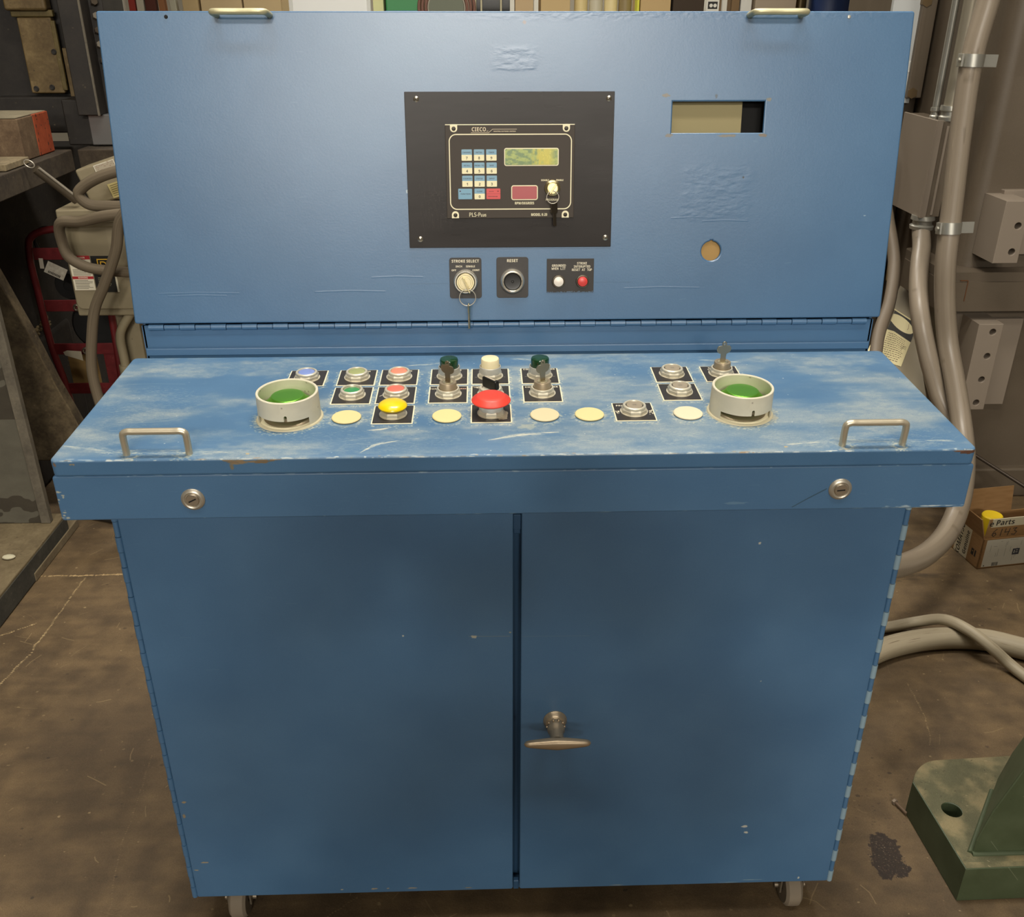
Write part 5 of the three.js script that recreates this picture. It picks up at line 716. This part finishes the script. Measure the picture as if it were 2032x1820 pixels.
{ // grey safety switch
  const beige = new THREE.MeshStandardMaterial({ map: tex(canvas(256, 256, (x, y) => { const n = (fbm(x / 60, y / 40, 211, 4) - 0.5) * 18; return [134 + n, 123 + n, 98 + n]; }, (g) => { for (let i = 0; i < 26; i++) chip(g, rnd() * 256, rnd() * 256, rr(0.6, 2), rr(0.6, 3), '#4e412d', 0.6); })), roughness: 0.45 });
  const t = thing('safety_switch', 'beige steel safety switch box with a black label and a warning label', 'switch box', [-1.23, 0, -1.98]);
  part(t, 'enclosure', [box(0.29, 0.345, 0.15, 0, 0.842, 0.0, 0.006), box(0.296, 0.03, 0.16, 0, 1.0, 0.0, 0.006)], beige);
  part(t, 'cover', [extrude(rrShape(0.276, 0.29, 0.02, 0, 0.84), 0.006, 0.004, 3).translate(0, 0, 0.076), box(0.29, 0.022, 0.02, 0, 0.972, 0.082, 0.006)], beige);
  part(t, 'rear_cover', box(0.17, 0.12, 0.12, 0, 0, 0, 0.008), beige, [-0.015, 1.082, -0.1], [0, 0, 0.3]);
  part(t, 'rating_plate', box(0.07, 0.05, 0.002), new THREE.MeshStandardMaterial({ map: tex(canvas(128, 96, '#a79c88', (g) => { g.strokeStyle = '#d8d2c2'; g.lineWidth = 8; g.strokeRect(0, 0, 128, 96); for (let i = 0; i < 40; i++) chip(g, rnd() * 128, rnd() * 96, 6, 3, '#7d5a4a', 0.4); })), roughness: 0.5 }), [-0.01, 1.115, -0.039], [0, 0, 0.3]);
  part(t, 'instruction_plate', box(0.075, 0.045, 0.002), new THREE.MeshStandardMaterial({ map: tex(canvas(128, 64, '#b3a56f', (g) => { g.fillStyle = '#6a5c34'; for (let i = 0; i < 6; i++) g.fillRect(10, 8 + i * 9, rr(60, 108), 3); })), roughness: 0.6 }), [0.025, 1.06, -0.039], [0, 0, 0.3]);
  const wl = tex(canvas(192, 320, '#ddd5bd', (g) => { g.fillStyle = '#a5262a'; g.fillRect(0, 0, 192, 34); g.fillRect(0, 190, 192, 26); g.fillStyle = '#e6ddc5'; g.font = 'bold 22px sans-serif'; g.textAlign = 'center'; g.fillText('DANGER', 104, 25); g.fillText('WARNING', 96, 210, 90); g.strokeStyle = '#a5262a'; g.lineWidth = 7; g.beginPath(); g.moveTo(102, 48); g.lineTo(86, 82); g.lineTo(110, 82); g.lineTo(96, 116); g.stroke(); g.fillStyle = '#544d40'; for (let i = 0; i < 8; i++) { g.fillRect(16, 124 + i * 8, rr(110, 164), 3); g.fillRect(16, 226 + i * 11, rr(110, 164), 4); } }));
  part(t, 'warning_label', uvBy(box(0.066, 0.112, 0.0012, 0, 0, 0), 0, 1, -0.033, -0.056, 0.066, 0.112), new THREE.MeshStandardMaterial({ map: wl, roughness: 0.5 }), [-0.1, 0.816, 0.0868]);
  const bl = tex(canvas(192, 320, '#14130f', (g) => { g.strokeStyle = '#d6a62c'; g.lineWidth = 9; g.strokeRect(52, 30, 88, 92); g.beginPath(); g.moveTo(76, 52); g.lineTo(98, 52); g.quadraticCurveTo(120, 54, 120, 76); g.quadraticCurveTo(120, 100, 98, 100); g.lineTo(76, 100); g.closePath(); g.stroke(); g.fillStyle = '#cfc7ae'; g.fillRect(176, 0, 16, 320); g.fillStyle = '#8d8468'; for (let i = 0; i < 6; i++) g.fillRect(30, 190 + i * 14, rr(60, 120), 4); }));
  part(t, 'brand_label', uvBy(box(0.072, 0.118, 0.0012, 0, 0, 0), 0, 1, -0.036, -0.059, 0.072, 0.118), new THREE.MeshStandardMaterial({ map: bl, roughness: 0.45 }), [-0.028, 0.812, 0.0868], null, 'black label with a yellow letter in a square');
  part(t, 'stand_post', uvBox(box(0.075, 0.672, 0.06, -0.015, 0.336, -0.02, 0.003), 0.4), beige);
  part(t, 'drain_pipe', [capTube([[0.0, 0.67, 0.04], [-0.045, 0.6, 0.042], [-0.048, 0.5, 0.042], [-0.048, 0.02, 0.042]], 0.015, 40, 12), lathe([[0.015, -0.02], [0.021, -0.02], [0.021, 0.02], [0.015, 0.02]], 20).translate(-0.048, 0.47, 0.042)].map((g) => g.translate(0.015, 0, 0.01)), M('#8d8268', 0.5));
  part(t, 'base_plate', box(0.2, 0.008, 0.2, -0.015, 0.004, 0, 0.002), beige);
}
const cableMat = new THREE.MeshStandardMaterial({ map: tex(canvas(128, 512, (x, y) => { const n = (fbm(x / 30, y / 30, 221, 4) - 0.5) * 34; return [96 + n, 84 + n, 66 + n * 0.9]; })), roughness: 0.8 });
const cab = (lab, pts) => tag(part(scene, numbered('power_cable'), capTube(pts, 0.0165, 80, 12), cableMat), lab, 'cable');
cab('brown power cable bent in a hairpin on top of the beige switch box', [[-0.95, 1.19, -1.86], [-1.108, 1.149, -1.83], [-1.185, 1.128, -1.82], [-1.242, 1.099, -1.82], [-1.262, 1.077, -1.82], [-1.238, 1.047, -1.82], [-1.172, 1.04, -1.825], [-1.098, 1.039, -1.83], [-0.95, 1.04, -1.84]]);
cab('brown power cable looped around the corner of the switch box, across its labels', [[-0.95, 1.045, -1.77], [-1.089, 1.03, -1.77], [-1.18, 1.02, -1.775], [-1.258, 1.002, -1.79], [-1.318, 0.999, -1.8], [-1.335, 0.98, -1.81], [-1.34, 0.934, -1.82], [-1.33, 0.888, -1.82], [-1.287, 0.857, -1.82], [-1.229, 0.844, -1.82], [-1.108, 0.84, -1.8], [-0.95, 0.84, -1.79]]);
cab('brown power cable hanging down in front of the switch box to the floor', [[-1.0, 1.09, -1.72], [-1.109, 1.029, -1.73], [-1.15, 0.925, -1.74], [-1.208, 0.818, -1.75], [-1.254, 0.739, -1.755], [-1.281, 0.641, -1.75], [-1.296, 0.541, -1.74], [-1.29, 0.454, -1.73], [-1.27, 0.38, -1.71], [-1.2, 0.2, -1.66], [-1.12, 0.05, -1.6], [-1.0, 0.017, -1.55]]);
tag(part(scene, numbered('power_cable'), capTube([[-1.12, 0.012, -1.8], [-1.25, 0.012, -1.86], [-1.42, 0.012, -1.88], [-1.47, 0.012, -1.84], [-1.43, 0.012, -1.76], [-1.3, 0.012, -1.7]], 0.011, 50, 10), M('#1d1914', 0.6)), 'black cable end curled on the floor beside the base of the old press', 'cable');
{ // red hand truck
  const red = new THREE.MeshStandardMaterial({ map: tex(canvas(256, 256, (x, y) => { const n = (fbm(x / 26, y / 26, 231, 4) - 0.5) * 30; return [104 + n, 28 + n * 0.5, 30 + n * 0.5]; }, (g) => { for (let i = 0; i < 30; i++) chip(g, rnd() * 256, rnd() * 256, rr(0.8, 4), rr(0.8, 3), '#8d7d6c', 0.6); })), roughness: 0.5 });
  const t = thing('hand_truck', 'red tubular hand truck standing between the old press and the switch box', 'hand truck', [-1.5, 0, -2.25]);
  part(t, 'frame', capTube([[-0.1, 0.05, 0.05], [-0.105, 0.3, 0.05], [-0.125, 0.46, 0.05], [-0.131, 0.667, 0.05], [-0.131, 0.8, 0.05], [-0.115, 0.86, 0.05], [-0.06, 0.886, 0.05], [0.05, 0.886, 0.05], [0.105, 0.86, 0.05], [0.115, 0.8, 0.05], [0.11, 0.5, 0.05], [0.09, 0.05, 0.05]], 0.0125, 90, 10), red);
  for (const y of [0.805, 0.618, 0.455, 0.3]) { const b = part(t, 'cross_bar', uvBox(box(0.22, 0.042, 0.006, -0.005, y, 0.052, 0.002), 0.15), red); part(b, 'bolt', lathe([[0.006, 0], [0.014, 0], [0.014, 0.008], [0.009, 0.012], [0.006, 0.008]], 18).rotateX(PI / 2).translate(0.0, y - 0.005, 0.056), M('#85796a', 0.4, 0.8)); }
  part(t, 'side_plate', uvBox(box(0.06, 0.18, 0.005, 0.085, 0.37, 0.048, 0.002), 0.15), red);
  part(t, 'toe_plate', uvBox(box(0.26, 0.006, 0.08, -0.005, 0.02, 0.06, 0.002), 0.15), red);
  const tyre = M('#12110f', 0.6);
  for (const [x, y, r] of [[-0.05, 0.67, 0.052], [0.03, 0.52, 0.1]]) part(t, 'wheel', [lathe([[r * 0.35, -0.02], [r * 0.9, -0.022], [r, -0.012], [r, 0.012], [r * 0.9, 0.022], [r * 0.35, 0.02]], 32).rotateX(PI / 2).translate(x, y, -0.04), cyl(r * 0.4, r * 0.4, 0.03, 16).rotateX(PI / 2).translate(x, y, -0.04)], tyre);
  part(t, 'spare_ring', new THREE.TorusGeometry(0.05, 0.006, 8, 32).translate(-0.075, 0.835, 0), tyre);
  part(t, 'crate_board', box(0.1, 0.16, 0.02, -0.045, 0.37, 0.0, 0.002), M('#9a7d4a', 0.7));
  const tg = thing('shipping_tag', 'creased grey paper tag hanging from the upper bar of the red hand truck', 'tag', [-1.538, 0.752, -2.17]);
  part(tg, 'tag_card', box(0.068, 0.042, 0.001), new THREE.MeshStandardMaterial({ map: tex(canvas(128, 80, (x, y) => { const n = fbm(x / 18, y / 18, 233, 3) * 90; return [150 + n * 0.5, 142 + n * 0.5, 126 + n * 0.5]; }, (g) => { g.fillStyle = '#37322b'; for (let i = 0; i < 9; i++) g.fillRect(24 + i * 9, 58, 6, 16); })), roughness: 0.8 }), null, [-0.1, 0.1, -0.5]);
  const tb = thing('shipping_tag', 'small white tag stuck beside the rail of the red hand truck', 'tag', [-1.577, 0.781, -2.16]); part(tb, 'tag_card', box(0.014, 0.036, 0.001), M('#b6ac9a', 0.8), null, [0, 0, -0.05]);
  const tc = thing('shipping_tag', 'pale folded tag hanging from the lower bar of the red hand truck', 'tag', [-1.532, 0.447, -2.15]); part(tc, 'tag_card', extrude(polyShape([[-0.034, 0.012], [-0.02, 0.018], [0.03, 0.014], [0.034, -0.02], [0.01, -0.012], [-0.028, 0.0]]), 0.001), M('#a59b85', 0.8), null, [-0.2, 0, 0]);
}
{ const s = thing('paper_scrap', 'crumpled pale scrap lying on the base plate of the old press', 'scrap', [-1.49, 0.086, -1.352]); part(s, 'crumpled_paper', crease(new THREE.IcosahedronGeometry(0.018, 1).scale(1.1, 0.35, 0.7), 0.2).translate(0, 0.004, 0), M('#c2bb9f', 0.9)); }

// ------------------------------------------------------------------ far behind: stores along the workshop
{
  const z = -5.0, sy = 1.36;
  const rack = thing('storage_rack', 'long steel storage rack with white posts far behind the console', 'rack', [0.1, 0, z - 0.25]);
  for (const y of [0.35, 0.85, sy - 0.02]) part(rack, 'shelf_deck', box(5.2, 0.03, 0.6, 0, y, 0), M('#8d8672', 0.7));
  for (const x of [-2.21, -1.22, 0.045, 0.185, 1.295, 2.5]) for (const dz of [0.27, -0.27]) part(rack, 'rack_post', box(0.026, 2.3, 0.03, x, 1.15, dz), M('#d9d6c8', 0.6));
  const cb = (x0, x1, h, col, lab, dz = 0, kind = 'carton') => { const w = x1 - x0 - 0.004; const t = thing(kind, lab, kind === 'carton' ? 'box' : kind.split('_').pop(), [(x0 + x1) / 2, sy - 0.003, z - 0.12 + dz]); part(t, 'carton_body', box(w, h, 0.34, 0, h / 2, 0, 0.003), M(col, 0.8)); part(t, 'tape_strip', box(Math.min(0.03, w * 0.3), 0.002, 0.342, 0, h, 0), M('#b9a377', 0.5)); return t; };
  cb(-2.265, -2.2, 0.34, '#a59a80', 'small beige carton at the left end of the far rack');
  cb(-1.76, -1.665, 0.36, '#b79f73', 'narrow tan carton beside the pair of wide cartons on the far rack');
  cb(-1.655, -1.416, 0.42, '#c2ab82', 'left one of the pair of wide cartons on the far rack'); cb(-1.41, -1.19, 0.42, '#bfa87e', 'right one of the pair of wide cartons on the far rack');
  cb(0.16, 0.27, 0.3, '#c0a780', 'small carton between two white rack posts'); cb(0.31, 0.485, 0.4, '#c6ac7c', 'tan carton right of the close pair of rack posts');
  cb(0.895, 1.075, 0.42, '#c2a675', 'large tan carton right of the open shelf bay'); cb(1.085, 1.272, 0.4, '#3e3123', 'dark brown case among the cartons'); cb(1.43, 1.48, 0.36, '#7d6444', 'slim brown carton beside the white rack post'); cb(1.57, 1.815, 0.42, '#b0a08a', 'taupe carton beside the navy drums');
  const bar = (name, cat, x0, x1, h, col, lab, lean = 0, d = 0.05) => { const t = thing(name, lab, cat, [(x0 + x1) / 2, sy - 0.004 + Math.abs(lean) * 0.06, z - 0.02]); part(t, 'bar_body', box(x1 - x0, h, d, 0, h / 2, 0, 0.002), M(col, 0.7), null, [0, 0, lean]); return t; };
  bar('pipe_bundle', 'pipe', -2.08, -2.045, 0.5, '#9c3a2e', 'red painted pipe end at the left of the far rack'); bar('pipe_bundle', 'pipe', -2.035, -1.995, 0.5, '#c9c2ae', 'white pipe standing beside the red one on the far rack');
  bar('pipe_bundle', 'pipe', -1.985, -1.925, 0.5, '#5a2f24', 'dark red brown stock standing on the far rack'); bar('wood_offcut', 'wood', -1.9, -1.865, 0.44, '#9b6a44', 'orange brown wood offcut leaning on the far rack', 0.04); bar('wood_offcut', 'wood', -1.83, -1.795, 0.44, '#b8b49e', 'pale board leaning beside the orange brown offcut', 0.06);
  const wb = thing('white_board', 'bright white panel standing far behind the left of the console', 'panel', [-0.895, 0, z + 0.16]); part(wb, 'panel_face', box(0.42, 1.9, 0.02, 0, 0.95, 0, 0.002), M('#f2f3ef', 0.5)); part(wb, 'panel_frame', [box(0.02, 1.9, 0.03, -0.22, 0.95, 0), box(0.02, 1.9, 0.03, 0.22, 0.95, 0)], M('#d9d9d2', 0.5));
  bar('plastic_sheet', 'sheet', -0.66, -0.6, 0.42, '#cfd09a', 'pale yellow green sheet edge beside the white panel', 0, 0.2);
  const gmch = thing('green_machine', 'small green machine with a blue base on the far rack', 'machine', [-0.485, sy - 0.004, z - 0.1]); part(gmch, 'machine_body', box(0.21, 0.3, 0.3, 0, 0.27, 0, 0.01), M('#3f8a52', 0.5)); part(gmch, 'machine_base', box(0.22, 0.19, 0.32, 0, 0.095, 0, 0.005), M('#5470a8', 0.5));
  const coil = thing('hose_reel', 'brown hose coiled round a grey green drum on the far rack', 'hose reel', [-0.235, sy + 0.2, z + 0.11]); part(coil, 'drum', cyl(0.1, 0.1, 0.16, 32).rotateX(PI / 2), M('#6d7260', 0.6)); for (let i = 0; i < 3; i++) part(coil, 'hose_turn', new THREE.TorusGeometry(0.118 + i * 0.021, 0.0095, 8, 40), M('#7a5648', 0.6), [0, 0, 0.03 - i * 0.02]);
  const dk = thing('motor', 'black motor with hanging leads beside the hose reel on the far rack', 'motor', [0.02, sy - 0.004, z - 0.1]); part(dk, 'motor_body', cyl(0.1, 0.1, 0.24, 24).rotateZ(PI / 2).translate(0, 0.2, 0), M('#252422', 0.5)); part(dk, 'motor_foot', box(0.18, 0.11, 0.14, 0, 0.055, 0, 0.004), M('#2d2b27', 0.6)); for (const x of [-0.09, -0.055, 0.06]) part(dk, 'lead', cyl(0.006, 0.006, 0.34, 8, x, 0.17, 0.12), M('#c7bf9f', 0.6));
  const tin = (x, col, lab, r = 0.04) => { const t = thing('paint_tin', lab, 'tin', [x, sy + 0.13, z - 0.1]); part(t, 'tin_body', cyl(r, r, 0.12, 20, 0, 0.06, 0), M(col, 0.5)); part(t, 'tin_lid', cyl(r * 1.03, r * 1.03, 0.008, 20, 0, 0.122, 0), steel); };
  const sb = thing('shelf_tray', 'brown tray holding tins in the open bay of the far rack', 'tray', [0.69, sy - 0.003, z - 0.1]); part(sb, 'tray_body', box(0.37, 0.135, 0.34, 0, 0.0675, 0, 0.004), M('#6d5d43', 0.8));
  tin(0.56, '#d9c68e', 'cream tin, first in the brown tray'); tin(0.65, '#c3bda6', 'grey white tin in the middle of the brown tray'); tin(0.74, '#e0cf9a', 'yellowish tin next to the last in the brown tray'); tin(0.825, '#8a7a55', 'brown tin, last in the brown tray');
  bar('plastic_sheet', 'sheet', 0.879, 0.892, 0.4, '#d9d94a', 'bright yellow strip standing left of the large tan carton', 0, 0.1);
  const pp = thing('paper_poster', 'white paper notice with black print hanging on the far rack', 'paper', [1.32, 1.53, z + 0.05]); part(pp, 'paper_sheet', box(0.075, 0.22, 0.002), new THREE.MeshStandardMaterial({ map: tex(canvas(64, 192, '#e5e2d6', (g) => { g.fillStyle = '#2b2a28'; g.fillRect(8, 40, 48, 34); g.fillStyle = '#e5e2d6'; g.beginPath(); g.arc(24, 58, 9, 0, 7); g.arc(44, 58, 9, 0, 7); g.fill(); g.fillStyle = '#55534e'; for (let i = 0; i < 6; i++) g.fillRect(10, 84 + i * 9, rr(28, 44), 4); })), roughness: 0.7 }));
  bar('white_board', 'panel', 1.49, 1.555, 0.42, '#e2e0d6', 'narrow white board left of the taupe carton', 0, 0.1);
  const br = thing('brass_fitting', 'dark brass cylinder beside the taupe carton on the far rack', 'fitting', [1.885, sy - 0.004, z - 0.1]); part(br, 'fitting_body', lathe([[0, 0], [0.045, 0], [0.045, 0.12], [0.034, 0.14], [0.034, 0.36], [0, 0.36]], 24), M('#5a4a2c', 0.4, 0.5));
  [[2.07, 0.13, 'left navy blue drum at the right end of the far rack'], [2.37, 0.13, 'right navy blue drum at the right end of the far rack']].forEach(([x, r, lab]) => { const t = thing('drum', lab, 'drum', [x, sy - 0.004, z - 0.1]); part(t, 'drum_body', lathe([[0, 0], [r, 0], [r, 0.14], [r * 1.03, 0.15], [r, 0.16], [r, 0.4], [0, 0.4]], 32), M('#1b2c52', 0.45)); part(t, 'drum_lid', cyl(r * 1.02, r * 1.02, 0.014, 32, 0, 0.405, 0), M('#22345c', 0.45)); });
  const yb = thing('yellow_panel', 'ochre wooden panel at the far right of the rack', 'panel', [2.56, 0, z + 0.1]); part(yb, 'panel_face', box(0.12, 1.9, 0.02, 0, 0.95, 0, 0.002), M('#a07c33', 0.7));
  const cr = thing('tan_crate', 'tan crate glimpsed between the old press and the console', 'crate', [-2.13, 0.6, -4.45]); part(cr, 'crate_body', box(0.2, 0.4, 0.3, 0, 0.2, 0, 0.004), M('#a08c5c', 0.8)); part(cr, 'crate_stand', box(0.22, 0.6, 0.3, 0, -0.3, 0), M('#3b342a', 0.8));
}

// ------------------------------------------------------------------ the person taking the picture, whose shadow falls on the doors
{
  // joints: x, y, z, radius; bones join pairs with a smooth union
  const J = { pel: [0, 0.96, 1.62, 0.135], abd: [0, 1.12, 1.62, 0.125], che: [0, 1.32, 1.62, 0.14], nek: [0, 1.49, 1.6, 0.05], hd: [0, 1.62, 1.56, 0.098], jaw: [0, 1.565, 1.515, 0.055],
    shL: [-0.185, 1.43, 1.62, 0.062], shR: [0.185, 1.43, 1.62, 0.062], elL: [-0.24, 1.19, 1.46, 0.045], elR: [0.24, 1.19, 1.46, 0.045], wrL: [-0.101, 1.455, 1.235, 0.03], wrR: [0.104, 1.455, 1.235, 0.03],
    hpL: [-0.09, 0.92, 1.62, 0.095], hpR: [0.09, 0.92, 1.62, 0.095], knL: [-0.11, 0.5, 1.6, 0.062], knR: [0.11, 0.5, 1.6, 0.062], anL: [-0.12, 0.09, 1.63, 0.043], anR: [0.12, 0.09, 1.63, 0.043], toL: [-0.14, 0.036, 1.43, 0.036], toR: [0.14, 0.036, 1.43, 0.036], heL: [-0.12, 0.04, 1.67, 0.04], heR: [0.12, 0.04, 1.67, 0.04] };
  const X0 = -0.044;
  const bones = [['pel', 'abd'], ['abd', 'che'], ['che', 'nek'], ['nek', 'hd'], ['hd', 'jaw'], ['che', 'shL'], ['che', 'shR'], ['shL', 'elL'], ['elL', 'wrL'], ['shR', 'elR'], ['elR', 'wrR'], ['pel', 'hpL'], ['pel', 'hpR'], ['hpL', 'knL'], ['knL', 'anL'], ['hpR', 'knR'], ['knR', 'anR'], ['anL', 'toL'], ['anR', 'toR'], ['anL', 'heL'], ['anR', 'heR']].map(([a, b]) => [J[a], J[b]]);
  const cap = (p, a, b) => { const dx = b[0] - a[0], dy = b[1] - a[1], dz = b[2] - a[2]; let t = ((p[0] - a[0]) * dx + (p[1] - a[1]) * dy + (p[2] - a[2]) * dz) / (dx * dx + dy * dy + dz * dz); t = Math.max(0, Math.min(1, t)); return Math.hypot(p[0] - a[0] - dx * t, p[1] - a[1] - dy * t, p[2] - a[2] - dz * t) - (a[3] + (b[3] - a[3]) * t); };
  const field = (bs, k, c, s, res) => { // smooth-union surface of capsules on a grid centred on c, half size s
    const mc = new MarchingCubes(res, new THREE.MeshBasicMaterial(), false, false, 400000); mc.isolation = 0; mc.reset(); const h = res / 2;
    for (let z = 0; z < res; z++) for (let y = 0; y < res; y++) for (let x = 0; x < res; x++) { const p = [c[0] + (x - h) / h * s, c[1] + (y - h) / h * s, c[2] + (z - h) / h * s]; let sum = 0; for (const [a, b] of bs) sum += Math.exp(-k * cap(p, a, b)); mc.field[x + y * res + z * res * res] = sum > 0 ? Math.max(-1, Math.log(sum) / k) : -1; }
    mc.update(); const n = mc.count, g = new THREE.BufferGeometry(); g.setAttribute('position', new THREE.BufferAttribute(mc.positionArray.slice(0, n * 3), 3)); g.setAttribute('normal', new THREE.BufferAttribute(mc.normalArray.slice(0, n * 3), 3));
    return g.scale(s, s, s).translate(c[0], c[1], c[2]);
  };
  const parts = [field(bones, 46, [0, 0.87, 1.5], 0.95, 116)];
  const hand = (sx, wr) => { // palm, four fingers round the phone's back and side, thumb on its edge
    const w = [wr[0], wr[1], wr[2]], pl = [sx * 0.055 - 0.0, 1.535, 1.195], out = [[[...w, 0.028], [...pl, 0.027]]];
    for (let i = 0; i < 4; i++) { const y = 1.56 + i * 0.019, r = 0.0088 - Math.abs(i - 1.4) * 0.0006, b0 = [sx * 0.062, y - 0.012, 1.183 + i * 0.004, r + 0.001], b1 = [sx * 0.06, y, 1.162 + i * 0.004, r], b2 = [sx * 0.035, y + 0.002, 1.148 + i * 0.003, r - 0.0005], b3 = [sx * (0.012 + Math.abs(i - 1.5) * 0.003), y + 0.001, 1.147 + i * 0.003, r - 0.0015]; out.push([[...pl, 0.02], b0], [b0, b1], [b1, b2], [b2, b3]); }
    const t0 = [sx * 0.064, 1.528, 1.19, 0.0125], t1 = [sx * 0.066, 1.552, 1.158, 0.0105], t2 = [sx * 0.056, 1.57, 1.14, 0.009]; out.push([[...pl, 0.02], t0], [t0, t1], [t1, t2]);
    return field(out, 330, [sx * 0.06, 1.55, 1.175], 0.11, 74);
  };
  parts.push(hand(-1, [-0.101, 1.455, 1.235]), hand(1, [0.104, 1.455, 1.235]));
  const g = mergeGeometries(parts.map((q) => { q.deleteAttribute('uv'); return q; })), p = g.attributes.position, col = new Float32Array(p.count * 3);
  // head details: nose, ears
  for (let i = 0; i < p.count; i++) { const x = p.getX(i), y = p.getY(i), z = p.getZ(i); const skin = (y > 1.5 && Math.abs(x) < 0.11 && z > 1.4) || (z < 1.25 && y > 1.4), leg = y < 0.98, shoe = y < 0.085; const c = skin ? [0.5, 0.3, 0.21] : shoe ? [0.03, 0.028, 0.026] : leg ? [0.035, 0.045, 0.075] : [0.03, 0.03, 0.034]; col.set(c, 3 * i); }
  g.setAttribute('color', new THREE.BufferAttribute(col, 3));
  const t = thing('person', 'person in dark clothes standing in front of the console and holding up a phone', 'person', [X0, 0, 0]);
  part(t, 'body', g, new THREE.MeshStandardMaterial({ vertexColors: true, roughness: 0.8 }));
  part(t, 'hair', new THREE.SphereGeometry(0.119, 28, 18, 0, 2 * PI, 0, 1.7).rotateX(0.6).translate(0, 1.632, 1.572), M('#221a14', 0.85));
  const f = sub(t, 'face', [0, 1.61, 1.452]); for (const s of [-1, 1]) { part(f, 'eye', new THREE.SphereGeometry(0.011, 12, 10), M('#e4dfd6', 0.3), [s * 0.031, 0.014, 0.006]); part(f, 'ear', new THREE.SphereGeometry(0.018, 12, 10).scale(0.45, 1.4, 0.9), M('#a9795f', 0.7), [s * 0.099, 0.0, 0.1]); }
  part(f, 'nose', new THREE.ConeGeometry(0.014, 0.045, 10).translate(0, -0.006, -0.008), M('#a9795f', 0.7)); part(f, 'mouth', box(0.044, 0.009, 0.008, 0, -0.046, 0.0, 0.003), M('#7d4a42', 0.6));
  const ph = thing('phone', 'dark phone held upright in both hands in front of the console', 'phone', [-0.0436, 1.604, 1.128]); ph.rotation.set(-0.456, 0, 0);
  part(ph, 'phone_body', box(0.074, 0.15, 0.008, 0, -0.045, 0, 0.003), M('#15151a', 0.3)); part(ph, 'phone_screen', box(0.068, 0.143, 0.001, 0, -0.045, 0.0042), M('#0c0c10', 0.1));
}

scene.traverse((o) => { if (o.isMesh) { o.castShadow = true; o.receiveShadow = true; } });
renderer.render(scene, camera);
